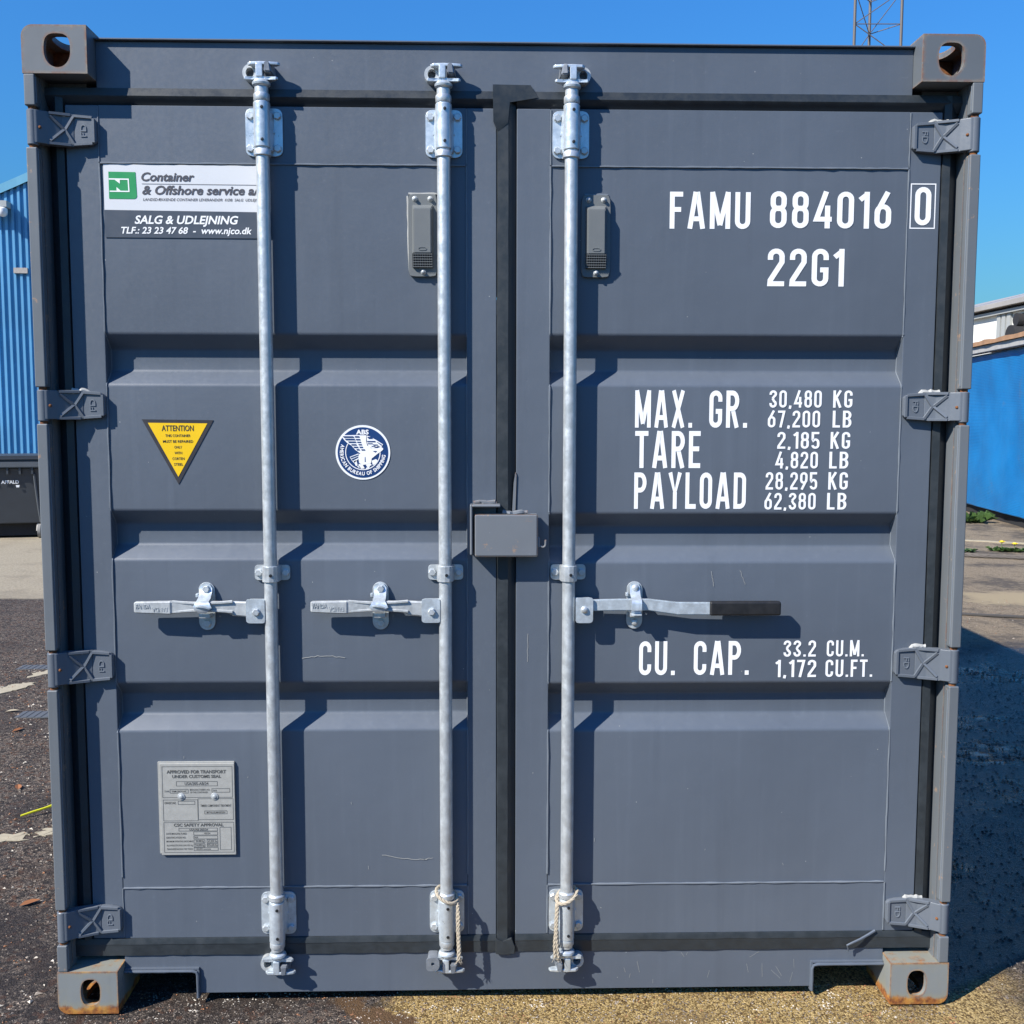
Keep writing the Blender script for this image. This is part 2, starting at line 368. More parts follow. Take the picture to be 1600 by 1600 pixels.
# ================================================================== GROUND
def axis(segs):
    out = []
    for a, b, st in segs: out += list(np.arange(a, b, st))
    return np.array(out + [segs[-1][1]])
gx = axis([(-600, -60, 90), (-60, -12, 6), (-12, -4, .5), (-4, -3, .1), (-3, -1.0, .03), (-1.0, 1.1, .04), (1.1, 4.4, .03), (4.4, 9, .12), (9, 60, 6), (60, 600, 90)])
gy = axis([(-600, -60, 90), (-60, -6, 6), (-6, -.6, .4), (-.6, 3.4, .03), (3.4, 8, .06), (8, 16, .25), (16, 60, 6), (60, 900, 120)])
def ground_z(x, y):
    if abs(x) > 10 or y > 18 or y < -4: return 0.0
    z = noise.noise((x * .55, y * .55, 3.1)) * .012 + noise.noise((x * 2.3, y * 2.3, 9.0)) * .006 + noise.noise((x * 9, y * 9, 1.0)) * .0035
    near = max(0.0, 1 - max(0, abs(x) - 1.25) / .6) * max(0.0, 1 - abs(y - .1) / 1.0)
    z = z * (1 - .6 * near) - .004 * near
    return min(z - .002, .010)
GX, GY = np.meshgrid(gx, gy); nx, ny = len(gx), len(gy)
V = [(x, y, ground_z(x, y)) for x, y in zip(GX.ravel(), GY.ravel())]
idx = np.arange(nx * ny).reshape(ny, nx)
F = np.stack([idx[:-1, :-1], idx[:-1, 1:], idx[1:, 1:], idx[1:, :-1]], -1).reshape(-1, 4).tolist()
me = bpy.data.meshes.new('ground'); me.from_pydata(V, [], F); me.shade_smooth()
ground = bpy.data.objects.new('ground', me); COL.objects.link(ground); WM[ground] = Matrix.Identity(4); tag(ground, kind='structure')

def ground_material():
    n = NT('ground_asphalt'); x, y, z = n.sep()
    w1 = n.mul(n.math('SUBTRACT', n.noise(1.1, 4, .6), .5), 1.6); w2 = n.mul(n.math('SUBTRACT', n.noise(6, 4, .65), .5), .5)
    xw = n.add(x, n.add(w1, w2)); yw = n.add(y, n.add(n.mul(w1, .8), w2))
    xs = n.add(x, w2); ys = n.add(y, w2)
    grain = n.sep(n.voro(195, 'Color')); g1 = grain[0]; g2 = grain[1]
    cell = n.voro(195, 'Distance'); patch = n.noise(2.2, 5, .6)
    asp = n.mix(n.ramp(g1, .15, .95, smooth=False), (.046, .041, .038), (.225, .192, .168))
    asp = n.mix(n.ramp(g2, .84, .91), asp, (.48, .41, .33)); big = n.sep(n.voro(62, 'Color')); asp = n.mix(n.ramp(big[0], .80, .86, 0, .8), asp, (.26, .205, .165)); asp = n.mix(n.ramp(big[1], .86, .90, 0, .8), asp, (.17, .088, .055)); asp = n.mix(n.ramp(big[2], .80, .86, 0, .8), asp, (.028, .026, .026))
    asp = n.mix(n.ramp(n.noise(5, 5, .7), .52, .75, 0, .6), asp, (.14, .085, .055))
    asp = n.mix(n.ramp(patch, .45, .72, 0, .65), asp, (.055, .050, .052))
    sand = n.mix(n.ramp(g1, .1, .9, smooth=False), (.40, .28, .10), (.84, .64, .29))
    sand = n.mix(n.ramp(g2, .80, .86), sand, (.16, .10, .035)); sand = n.mix(n.ramp(cell, .50, .80, 0, .75), sand, (.12, .075, .03)); sand = n.mix(n.ramp(n.noise(3.2, 5, .7), .52, .70, 0, .7), sand, (.30, .21, .10))
    conc = n.mix(n.ramp(n.noise(40, 4, .7), .3, .7), (.36, .32, .23), (.52, .47, .36)); conc = n.mix(n.ramp(n.noise(1.4, 4, .6), .5, .7, 0, .5), conc, (.25, .22, .17))
    tan = n.mix(n.ramp(g1, .1, .9, smooth=False), (.22, .18, .125), (.46, .385, .275)); tan = n.mix(n.ramp(n.noise(1.3, 5, .7), .46, .60, 0, .75), tan, (.085, .078, .074)); tan = n.mix(n.ramp(n.noise(9, 5, .75), .52, .66, 0, .7), tan, (.40, .33, .23)); tan = n.mix(n.ramp(n.noise(22, 4, .75), .55, .68, 0, .7), tan, (.07, .058, .045))
    asp = n.mix(n.ramp(cell, .45, .8, 0, .7), asp, (.022, .018, .016)); asp = n.mix(n.ramp(yw, -1.3, -.5, .55, 0), asp, (.035, .034, .034))  # asphalt out of view before the doors darkened to cut bounce light
    col = asp
    # sandy concrete strip in front of and under the doors, right of the middle
    ms = n.mul(n.ramp(n.add(n.add(x, n.mul(w2, .6)), n.mul(y, -.5)), -.36, -.31), n.mul(n.ramp(n.add(x, n.mul(w2, .6)), 1.32, 1.55, 1, 0), n.mul(n.ramp(ys, .5, .8, 1, 0), n.ramp(yw, -1.1, -.7))))
    col = n.mix(ms, col, sand)
    # brown mud seam between
    mud = n.mul(n.ramp(n.math('ABSOLUTE', n.add(n.add(x, .375), n.add(n.mul(w2, .6), n.mul(y, .9)))), .045, .075, 1, 0), n.ramp(ys, .3, .5, 1, 0))
    col = n.mix(mud, col, (.17, .105, .055))
    # pale concrete yard, left and beyond
    mc = n.mul(n.ramp(n.add(y, n.mul(w2, .2)), 6.55, 6.68), n.ramp(x, -.5, .5, 1, 0)); col = n.mix(mc, col, conc)
    # tan gravel, right and beyond
    mt = n.mul(n.ramp(yw, 3.6, 4.8), n.ramp(x, .5, 1.5)); col = n.mix(mt, col, tan)
    msd = n.mul(n.ramp(n.math('ABSOLUTE', n.math('SUBTRACT', ys, 6.55)), .22, .42, 1, 0), n.ramp(n.add(x, w2), 4.15, 4.45)); col = n.mix(msd, col, (.50, .42, .27))
    # wet, on the right beside the container, its cast shadow painted into the colour, and damp spots by the left casting
    wet_shade = n.mul(n.mul(n.ramp(xs, 1.0, 1.2), n.ramp(xw, 3.6, 4.6, 1, 0)), n.mul(n.ramp(n.math('SUBTRACT', y, n.mul(n.math('SUBTRACT', x, 1.22), .62)), .0, .09), n.ramp(yw, 3.9, 5.2, 1, 0)))
    wet_shade_col = n.mix(n.ramp(g1, .2, .95, smooth=False), (.005, .005, .006), (.11, .105, .10)); wet_shade_col = n.mix(n.ramp(n.noise(60, 6, .8), .44, .62, 0, .9), wet_shade_col, (.006, .006, .006)); wet_shade_col = n.mix(n.ramp(n.noise(3.5, 4, .7), .48, .66, 0, .6), wet_shade_col, (.085, .080, .074)); col = n.mix(wet_shade, col, wet_shade_col)
    film = n.mul(wet_shade, n.mul(n.ramp(n.noise(1.5, 5, .65), .50, .60), n.ramp(n.noise(16, 4, .7), .38, .52)))
    damp = n.mul(n.mul(n.ramp(xw, -2.4, -1.9), n.ramp(x, -.5, -.42, 1, 0)), n.mul(n.ramp(yw, .9, 1.5, 1, 0), n.ramp(n.noise(3.1, 4, .6), .42, .58)))
    col = n.mix(n.mul(damp, .72), col, (.045, .035, .030))
    rgh = n.add(n.ramp(wet_shade, 0, 1, .92, .34), n.mul(film, -.30)); rgh = n.add(rgh, n.mul(damp, -.25))
    h = n.add(n.mul(cell, -.9), n.mul(n.noise(40, 4, .7), .9))
    keep = n.math('SUBTRACT', 1.0, n.mul(n.add(film, mc), .8), True)
    n1 = n.bump(n.mul(h, keep), .7, .007); n2 = n.bump(n.mul(n.noise(44, 6, .85), n.ramp(wet_shade, 0, 1, .5, 2.3)), .8, .026, n1)
    n.set(Base_Color=n.mix(1.0, col, (.72, .68, .64), 'MULTIPLY'), Roughness=rgh, Normal=n2, Specular_IOR_Level=n.ramp(wet_shade, 0, 1, .25, .6)); return n.m
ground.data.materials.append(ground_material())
M['stone'] = None
def stone_mat():
    n = NT('gravel_stones'); oi = n.voro(30, 'Color'); s_ = n.sep(oi)
    c = n.mix(s_[0], (.055, .045, .040), (.30, .25, .20)); c = n.mix(n.ramp(s_[1], .8, .9), c, (.30, .14, .07)); c = n.mix(n.ramp(s_[2], .85, .92), c, (.55, .49, .40))
    x, y, z = n.sep(); wt = n.mul(n.ramp(x, 1.1, 1.25), n.mul(n.ramp(n.math('SUBTRACT', y, n.mul(n.math('SUBTRACT', x, 1.22), .62)), .0, .09), n.ramp(y, 4.0, 5.0, 1, 0))); c = n.mix(n.mul(wt, .62), c, (.020, .020, .022))  # stones glossier, and darkened in the container's painted shadow shape
    n.set(Base_Color=c, Roughness=n.ramp(wt, 0, 1, .9, .4), Specular_IOR_Level=.3); return n.m
M['stone'] = stone_mat()
def scatter():
    mb_v, mb_f = [], []
    base = [(1, 0, 0), (-.5, .85, 0), (-.5, -.85, 0), (.1, .1, .8), (.0, .0, -.8)]; tri = [(0, 1, 3), (1, 2, 3), (2, 0, 3), (1, 0, 4), (2, 1, 4), (0, 2, 4)]
    rnd = random.Random(3)
    def put(x, y, s):
        a = rnd.uniform(0, 6.28); c, q = math.cos(a), math.sin(a); k = len(mb_v); st = rnd.uniform(.7, 1.5); z = ground_z(x, y) + s * .15
        for p in base:
            px, py = p[0] * s * st, p[1] * s; j = lambda: rnd.uniform(.8, 1.2)
            mb_v.append((x + (px * c - py * q) * j(), y + (px * q + py * c) * j(), z + p[2] * s * .75 * j()))
        mb_f.extend([(k + i, k + j_, k + l) for i, j_, l in tri])
    for _ in range(9000):
        put(rnd.uniform(-3.3, -1.24), rnd.uniform(-.3, 4.2), rnd.choice([.003, .0035, .004, .005, .0065]))
    for _ in range(4200):
        put(rnd.uniform(-1.22, 1.22), rnd.uniform(-.16, .12), rnd.choice([.0018, .0022, .003, .0036]))
    for _ in range(7000):
        put(rnd.uniform(1.24, 3.4), rnd.uniform(.05, 4.5), rnd.choice([.0025, .003, .004, .0055]))
    for _ in range(5000):
        put(rnd.uniform(1.24, 4.6), rnd.uniform(-.25, 6.5), rnd.choice([.003, .0035, .0045, .006]))
    for _ in range(900):
        put(rnd.uniform(-3.3, -1.3) if rnd.random() < .75 else rnd.uniform(1.3, 4.2), rnd.uniform(-.2, 5), rnd.uniform(.006, .011))
    me = bpy.data.meshes.new('gravel'); me.from_pydata(mb_v, [], mb_f); me.materials.append(M['stone'])
    o = bpy.data.objects.new('gravel', me); COL.objects.link(o); tag(o, 'loose gravel and grit lying on the asphalt', 'gravel', kind='stuff')
scatter()

# ================================================================== SHIPPING CONTAINER
C = thing('shipping_container', 'dark grey twenty foot shipping container with closed double doors', 'container', (0, 3.03, 0))
HW, HH, LEN = 1.219, 2.591, 6.058

# --- corner castings
def hole_loop(cx, cz, hw, hh, kind, n=88):
    out = []
    for k in range(n):
        a = 2 * math.pi * (k + .5) / n; c, s_ = math.cos(a), math.sin(a)
        e = 3.0 if (kind == 'D' and s_ > 0) else (2.6 if kind != 'D' else 2.1)
        out.append((cx + hw * math.copysign(abs(c) ** (2 / e), c), cz + hh * math.copysign(abs(s_) ** (2 / e), s_)))
    return out
def rect_loop(x0, x1, z0, z1, rad, n=88):
    """rounded rectangle sampled by angle; rad = (tl,tr,br,bl)"""
    cx, cz = (x0 + x1) / 2, (z0 + z1) / 2; out = []
    for k in range(n):
        a = 2 * math.pi * (k + .5) / n; c, s_ = math.cos(a), math.sin(a); hw, hh = (x1 - x0) / 2, (z1 - z0) / 2
        t = min(hw / max(abs(c), 1e-6), hh / max(abs(s_), 1e-6)); px, pz = c * t, s_ * t
        r = rad[1] if (c > 0 and s_ > 0) else rad[0] if (c <= 0 and s_ > 0) else rad[3] if c <= 0 else rad[2]
        dx, dz = abs(px) - (hw - r), abs(pz) - (hh - r)
        if r > 0 and dx > 0 and dz > 0:
            l = math.hypot(dx, dz); dx, dz = dx * r / l, dz * r / l
            px, pz = math.copysign(hw - r + dx, px), math.copysign(hh - r + dz, pz)
        out.append((cx + px, cz + pz))
    # exact corners for square corners
    for (sx, sz, r) in ((1, 1, rad[1]), (-1, 1, rad[0]), (1, -1, rad[2]), (-1, -1, rad[3])):
        if r == 0:
            tx, tz = cx + sx * (x1 - x0) / 2, cz + sz * (z1 - z0) / 2
            i = min(range(n), key=lambda i: (out[i][0] - tx) ** 2 + (out[i][1] - tz) ** 2); out[i] = (tx, tz)
    return out
def casting(top, front, side):
    """built for the right side (x>0), side=-1 mirrors"""
    mb = MB(); x0, x1 = HW - .162, HW; z0, z1 = (HH - .118, HH) if top else (0, .118)
    y0, y1 = (0, .178) if front else (LEN - .178, LEN); t = .016
    rad = (0, .028, .0, 0) if top else (0, 0, .028, 0)
    hole = hole_loop(HW - .088, z0 + (.056 if top else .060), .033 if top else .026, .041 if top else .037, 'D' if top else 'O')
    ya, yb = (y0, y0 + t) if front else (y1 - t, y1)
    mb.plate_hole(rect_loop(x0, x1, z0, z1, rad), hole, ya, yb, 'xz')
    ib0, ib1 = (yb, y1) if front else (y0, ya)
    mb.box(x0, x0 + t, ib0, ib1, z0, z1)                                     # inner side
    yc = (ib0 + ib1) / 2
    mb.box(x0 + t, x1 - .003, (y1 - t) if front else y0, y1 if front else y0 + t, z0 + .003, z1 - .003)   # back
    # outer side plate with hole (stops short of the rounded corner)
    zc0, zc1 = (z0, z1 - .022) if top else (z0 + .022, z1)
    mb.plate_hole([(p[0], p[1]) for p in rect_loop(ib0, ib1, zc0, zc1, (0, 0, 0, 0))], hole_loop(yc, (zc0 + zc1) / 2, .034, .030, 'O'), x1 - t, x1, 'yz')
    # horizontal plate with long hole (top plate of top casting, bottom plate of bottom casting)
    zt0, zt1 = (z1 - t, z1) if top else (z0, z0 + t)
    mb.plate_hole(rect_loop(x0 + t, x1 - .022, ib0, ib1, (0, 0, 0, 0)), hole_loop((x0 + x1) / 2, yc, .032, .055, 'O'), zt0, zt1, 'xy')
    # rounded outer edge
    zc = z1 - .024 if top else z0 + .024; sgn = 1 if top else -1
    oc = [(x1 - .024 + .024 * math.cos(R_(a)), zc + sgn * .024 * math.sin(R_(a))) for a in range(0, 91, 15)]
    ic = [(x1 - .024 + .009 * math.cos(R_(a)), zc + sgn * .009 * math.sin(R_(a))) for a in range(90, -1, -15)]
    mb.prism(oc + ic, ib0, ib1, 'xz')
    mb.box(x0 + t, x1 - t, ib0, ib1, z0 if top else z1 - t, z0 + t if top else z1)   # inner horizontal plate
    if side < 0: bmesh.ops.scale(mb.bm, vec=(-1, 1, 1), verts=mb.bm.verts)
    return mb
for top in (True, False):
    for front in (True, False):
        for side in (-1, 1):
            cc = casting(top, front, side).build('corner_casting', M['paint_cast_top' if top else 'paint_cast_low'], C, smooth=28)
            if front:
                z0 = HH - .118 if top else 0.0; x0, x1 = sorted((side * (HW - .145), side * (HW - .0175))); xi = side * (HW - .145)
                MB().box(x0, x1, .158, .1605, z0 + .018, z0 + .1).box(min(xi, xi + side * .002), max(xi, xi + side * .002), .017, .157, z0 + .018, z0 + .1).box(x0, x1, .017, .157, z0 + .0165 if top else z0 + .0995, z0 + .0185 if top else z0 + .1015).build('casting_cavity', M['rust'], cc, smooth=0)

# --- hinges (built for the right side, mirrored to the left)
HZ = [(2.300, 2.387), (1.604, 1.684), (.902, .994), (.199, .284)]
def hinge_mesh(z0, z1):
    mb = MB(); zc = (z0 + z1) / 2; hh = (z1 - z0) / 2; bz = zc + .002
    mb.lathe((1.2035, .0145, 0), [(.0125, z0), (.0142, z0 + .002), (.0142, z1 - .002), (.0125, z1)], 24)
    arm = [(1.2015, .0015), (1.190, .004), (1.170, .020), (1.140, .0375), (1.112, .045), (1.112, .0595), (1.142, .056), (1.180, .043), (1.206, .0275)]
    mb.prism(arm, bz - hh * .93, bz + hh * .93, 'xy', bev=.002)
    mb.prism([(1.113, bz - hh * .92), (1.113, bz + hh * .92), (1.085, bz + hh * .86), (1.064, bz + hh * .76), (1.057, bz + hh * .60), (1.057, bz - hh * .60), (1.064, bz - hh * .76), (1.085, bz - hh * .86)], .046, .0598, 'xz', bev=.0025)
    return mb
def hinge_ribs(z0, z1):
    mb = MB(); zc = (z0 + z1) / 2 + .002; hh = (z1 - z0) / 2
    def bar(xa, za, ya, xb, zb, yb, w=.0042, d=.004):
        a, b = Vector((xa, ya, za)), Vector((xb, yb, zb)); t = (b - a).normalized(); u = Vector((0, -1, 0)); u = (u - t * u.dot(t)).normalized(); s_ = t.cross(u)
        vs_ = []
        for p in (a, b):
            for du, ds in ((0, -w), (0, w), (d, w * .7), (d, -w * .7)): vs_.append(p + u * du + s_ * ds)
        mb.geo(vs_, [(0, 1, 2, 3), (7, 6, 5, 4), (0, 4, 5, 1), (1, 5, 6, 2), (2, 6, 7, 3), (3, 7, 4, 0)])
    fy = .0462; my = .0300
    bar(1.063, zc + hh * .68, fy, 1.063, zc - hh * .68, fy)
    bar(1.066, zc + hh * .74, fy, 1.112, zc + hh * .82, fy - .0012); bar(1.066, zc - hh * .74, fy, 1.112, zc - hh * .82, fy - .0012)
    bar(1.112, zc + hh * .80, fy - .001, 1.132, zc, .0405); bar(1.112, zc - hh * .80, fy - .001, 1.132, zc, .0405)
    bar(1.134, zc, .0400, 1.164, zc + hh * .72, .0238); bar(1.134, zc, .0400, 1.164, zc - hh * .72, .0238)
    bar(1.120, zc + hh * .86, .0435, 1.166, zc + hh * .86, .0225); bar(1.120, zc - hh * .86, .0435, 1.166, zc - hh * .86, .0225)
    return mb
fdL = MB(); write(fdL, 'FD', -.0155, .0155, -.0075, .0145, 0, bold=.0, depth=.0022); fd_me = fdL.mesh('cast_letters', M['bead'], smooth=0)
pin_me = MB().cyl((0, 0, -.012), (0, 0, .012), .0098, seg=16).mesh('hinge_pin', M['rust'])
nub_me = MB().lathe((0, 0, 0), [(.0042, -.002), (.004, .001), (.002, .003)], 10, 'y').mesh('grease_nipple', M['rust'])
for s in (-1, 1):
    for i, (z0, z1) in enumerate(HZ):
        mb = hinge_mesh(z0, z1)
        if s < 0: bmesh.ops.scale(mb.bm, vec=(-1, 1, 1), verts=mb.bm.verts)
        hg = mb.build('hinge', M['paint_hinge'], C)
        mb = hinge_ribs(z0, z1)
        if s < 0: bmesh.ops.scale(mb.bm, vec=(-1, 1, 1), verts=mb.bm.verts)
        mb.build('hinge_rib', M['paint_hinge'], hg, smooth=0)
        zc = (z0 + z1) / 2 + .002
        inst(fd_me, 'cast_letters', hg, (s * 1.0885, .0440, zc), (0, R_(-90 if s < 0 else 90), 0))
        for zz in (z0 - .004, z1 + .004): inst(pin_me, 'hinge_pin', hg, (s * 1.2035, .0145, zz))
        inst(nub_me, 'grease_nipple', hg, (s * 1.184, .0085, zc - .002))
        if s > 0 or i == 1:   # sealant smear on top of the blade
            mb = MB(); L = random.uniform(.035, .06); x0 = 1.098 + random.uniform(0, .008)
            mb.tube([(s * (x0 + L * k / 7), .054 - .0006 * k, z1 + .000 + random.uniform(-.001, .002) - (.006 if k in (0,) else 0)) for k in range(8)], .006, 8, .3)
            mb.build('sealant_bead', M['sealant'], hg)

# --- corner posts
for s in (-1, 1):
    mb = MB()
    X = lambda a, b: (min(s * a, s * b), max(s * a, s * b))
    mb.box(*X(1.188, 1.2165), .031, .185, .118, 2.473)                     # core behind the lugs
    mb.box(*X(1.092, 1.188), .086, .185, .118, 2.473)                      # inner channel
    post = mb.build('corner_post', M['paint_post'], C)
    zs = [.1182, HZ[3][0] - .007] , [HZ[3][1] + .007, HZ[2][0] - .007], [HZ[2][1] + .007, HZ[1][0] - .007], [HZ[1][1] + .007, HZ[0][0] - .007], [HZ[0][1] + .008, 2.4728]
    for a, b in zs:
        x0, x1 = X(1.1895, 1.2172); m2 = MB().box(x0, x1, .0, .0308, a, b, bev=.0035, seg=3)
        m2.build('hinge_lug', M['paint_post'], post)
        m2 = MB()   # weld line along the inner edge
        n = max(3, int((b - a) / .02)); m2.tube([(s * 1.1893 + random.uniform(-.0003, .0003), .0062 + random.uniform(-.0005, .0005), a + .008 + (b - a - .016) * k / n) for k in range(n + 1)], .0019, 6, .15)
        m2.build('weld_seam', M['bead'], post)
    m3 = MB().box(*X(1.06, 1.219), LEN - .18, LEN - .02, .118, 2.473, bev=.004); m3.build('corner_post', M['paint_side'], C)

# --- header, sill, shell
mb = MB(); mb.box(-1.057, 1.057, .060, .13, 2.436, 2.572, bev=.002); hd = mb.build('door_header', M['paint'], C)
mb = MB()
pts = [(.049, 2.5735), (.049, 2.5775), (.16, 2.580), (.16, 2.5735)]
mb.prism(pts, -1.0565, 1.0565, 'yz', bev=.0008, seg=1); mb.build('rain_gutter', M['paint'], hd)
mb = MB()
mb.prism([(-1.057, .150), (-1.057, .091), (-.857, .091), (-.857, .022), (.857, .022), (.857, .091), (1.057, .091), (1.057, .150)], .060, .11, 'xz', bev=.0015, seg=2)
sill = mb.build('door_sill', M['paint'], C)
for s in (-1, 1):
    mb = MB()
    pth = [(s * 1.056, .0505, .0905), (s * .87, .0505, .0905), (s * .859, .0505, .0875), (s * .8555, .0505, .078), (s * .8555, .0505, .014)]
    P = [Vector(p) for p in pth]
    mb.tube([P[0].lerp(P[1], k / 12) for k in range(13)] + P[2:4] + [P[3].lerp(P[4], k / 4) for k in range(1, 5)], .0040, 8, .12)
    mb.build('weld_seam', M['paint'], sill)
    mb = MB(); x0, x1 = sorted((s * 1.056, s * .852)); mb.box(x0, x1, .052, .30, .0925, .0985, bev=.001)
    x0, x1 = sorted((s * .858, s * .851)); mb.box(x0, x1, .052, .30, .012, .0924, bev=.001); mb.build('lifting_pocket', M['paint'], sill)
mb = MB(); mb.box(-1.05, 1.05, .115, LEN - .1, .135, .165)
for k in range(12):
    y = .35 + k * .48; mb.box(-1.05, 1.05, y, y + .045, .03, .134)
mb.build('floor_frame', M['dark'], C)
for s in (-1, 1):
    # corrugated side wall
    prof = []; y = .186; k = 0
    while y < LEN - .19:
        for dy, d in ((0, 0), (.072, 0), (.068, .036), (.070, .036), (.068, 0)):
            y2 = y + dy; prof.append((min(y2, LEN - .186), d)); y = y2
    prof = [p for i, p in enumerate(prof) if i == 0 or p[0] > prof[i - 1][0] + 1e-6]
    mb = MB(); n = len(prof); Vv = [(s * (1.207 - d), yy, z) for yy, d in prof for z in (.158, 2.515)]
    mb.geo(Vv, [(2 * i, 2 * i + 2, 2 * i + 3, 2 * i + 1) for i in range(n - 1)]); mb.build('side_wall', M['paint_side'], C, smooth=0, fix=False)
    x0, x1 = sorted((s * 1.15, s * 1.215)); MB().box(x0, x1, .179, LEN - .179, 2.515, 2.578, bev=.003).build('top_rail', M['paint_side'], C)
    MB().box(x0, x1, .179, LEN - .179, .03, .158, bev=.003).build('bottom_rail', M['paint_side'], C)
mb = MB(); Vv = []; n = 60
for i in range(n):
    yy = .162 + (LEN - .34) * i / (n - 1); zz = 2.566 + (.012 if (i // 2) % 2 else 0)
    Vv += [(-1.149, yy, zz), (1.149, yy, zz)]
mb.geo(Vv, [(2 * i, 2 * i + 1, 2 * i + 3, 2 * i + 2) for i in range(n - 1)]); mb.build('roof', M['paint_side'], C, smooth=0)
MB().box(-1.06, 1.06, LEN - .09, LEN - .05, .03, 2.57).build('end_wall', M['paint_side'], C)

# --- doors
RD = .040
def door(s, xa, xb, pa, pb):
    """xa..xb door, pa..pb panel opening (x ascending)"""
    CORR = [1.835, 1.370, .902] if s < 0 else [1.836, 1.361, .896]
    mb = MB()
    mb.box(xa, pa, .060, .112, .182, 2.414, bev=.003); mb.box(pb, xb, .060, .112, .182, 2.414, bev=.003)
    mb.box(pa, pb, .0604, .112, 2.269, 2.4138, bev=.0015); mb.box(pa, pb, .0604, .112, .1822, .325, bev=.0015)
    d = mb.build('door', M['paint'], C)
    # pressed panel with horizontal corrugations, rounded bends
    prof = [(2.268, .0622)]
    for z in CORR:
        for q in range(5): f = q / 4; prof.append((z + .004 - .010 * f, .0622 + .0035 * f * f))
        for q in range(4): f = q / 3; prof.append((z - .035 - .010 * f, .0622 + RD - .005 * (1 - f) ** 2))
        for q in range(4): f = q / 3; prof.append((z - .092 - .010 * f, .0622 + RD - .005 * f * f))
        for q in range(5): f = q / 4; prof.append((z - .131 - .010 * f, .0622 + .0035 * (1 - f) ** 2))
    prof.append((.326, .0622))
    nx_ = 14; m2 = MB(); grid = []
    for i in range(nx_ + 1):
        x = pa + .0005 + (pb - pa - .001) * i / nx_
        for z, y in prof:
            bow = noise.noise((x * 3, z * 2.2, s * 5.0)) * .0005
            grid.append((x, y + bow, z))
    n = len(prof)
    m2.geo(grid, [(i * n + j, (i + 1) * n + j, (i + 1) * n + j + 1, i * n + j + 1) for i in range(nx_) for j in range(n - 1)])
    m2.build('door_panel', M['paint'], d, smooth=60)
    # weld beads following the panel outline
    def bead(path, r=.0022): MB().tube(path, r, 6, .35).build('weld_seam', M['bead'], d)
    for x, off in ((pa, -.0004), (pb, .0004)):
        path = []
        for (z, y), (z2, y2) in zip(prof, prof[1:]):
            m = max(1, int(abs(z2 - z) / .03))
            for k in range(m): path.append((x + off + random.uniform(-.0006, .0006), y + (y2 - y) * k / m - .0018, z + (z2 - z) * k / m))
        bead(path)
        bead([(x + off + random.uniform(-.0005, .0005), .0595, 2.271 + .14 * k / 6) for k in range(7)], .0016)
        bead([(x + off + random.uniform(-.0005, .0005), .0595, .186 + .138 * k / 6) for k in range(7)], .0020)
    for z, r in ((2.2685, .0024), (.3255, .0026)):
        m = 46; bead([(pa + .002 + (pb - pa - .004) * k / m, .0600 + random.uniform(-.0004, .0003), z + random.uniform(-.0004, .0004)) for k in range(m + 1)], r)
    return d
doorL = door(-1, -1.140, -.030, -1.0555, -.109); doorR = door(1, .0225, 1.140, .1115, 1.0545)

# --- door gaskets (profile strips)
def gasket(name, prof, fn, a, b, parent, n=40):
    mb = MB(); m = len(prof); Vv = []
    for k in range(n + 1):
        t = a + (b - a) * k / n; w = random.uniform(-.0008, .0008)
        for p, y in prof: Vv.append(fn(t, p + w * .6, y + w))
    mb.geo(Vv, [(k * m + j, (k + 1) * m + j, (k + 1) * m + j + 1, k * m + j + 1) for k in range(n) for j in range(m - 1)])
    return mb.build(name, M['gasket'], parent, smooth=25)
# outwards coordinate p: 0 = door edge, grows towards the frame
pr = [(-.003, .074), (.000, .070), (.0195, .0555), (.021, .0550), (.040, .0575), (.0415, .061)]
for d, (xa, xb) in ((doorL, (-1.190, -.03)), (doorR, (.022, 1.190))):
    gasket('door_gasket', pr, lambda t, p, y: (t, y, 2.4155 + p), xa, xb, d)
    lip = [(.004, .066), (.002, .0575), (-.004, .0560), (-.013, .0545), (-.015, .0555), (-.045, .0560), (-.048, .0615)]
    gasket('door_gasket', [(p, y) for p, y in lip], lambda t, p, y: (t, y, .1795 + p), xa, xb, d)
prv = [(.0, .072), (.002, .0580), (.0205, .0555), (.0225, .0575), (.0475, .0800), (.0480, .085)]
gasket('door_gasket', prv, lambda t, p, y: (-1.1415 - p, y, t), .135, 2.455, doorL)
gasket('door_gasket', prv, lambda t, p, y: (1.1415 + p, y, t), .135, 2.455, doorR)
prc = [(-.0295, .064), (-.0275, .0575), (-.0265, .0555), (.0005, .0545), (.0025, .0560), (.0120, .0655), (.0200, .0690), (.0222, .0720)]
gasket('door_gasket', prc, lambda t, p, y: (p, y, t), .150, 2.43, doorR)
# corner flap at the top of the middle gasket, and the fold at its foot
mb = MB(); fl = [(-.040, 2.471, .050), (.058, 2.471, .0535), (.078, 2.440, .0540), (.004, 2.427, .0515), (-.001, 2.375, .0525), (-.026, 2.352, .0555), (-.0385, 2.378, .0480)]
mb.geo([(x, y, z) for x, z, y in fl] + [(x, y + .006, z) for x, z, y in fl], [(0, 1, 3), (1, 2, 3), (0, 3, 6), (3, 4, 6), (4, 5, 6)] + [(7 + a, 7 + b, 7 + c) for a, b, c in ((0, 3, 1), (1, 3, 2), (0, 6, 3), (3, 6, 4), (4, 6, 5))] + [(k, (k + 1) % 7, 7 + (k + 1) % 7, 7 + k) for k in range(7)])
mb.build('gasket_flap', M['gasket'], doorR, smooth=50)
mb = MB(); mb.prism([(-.032, .131), (-.010, .128), (.020, .131), (.022, .150), (.012, .178), (-.012, .165), (-.032, .178)], .0490, .0555, 'xz', bev=.002); mb.build('gasket_flap', M['gasket'], doorR)
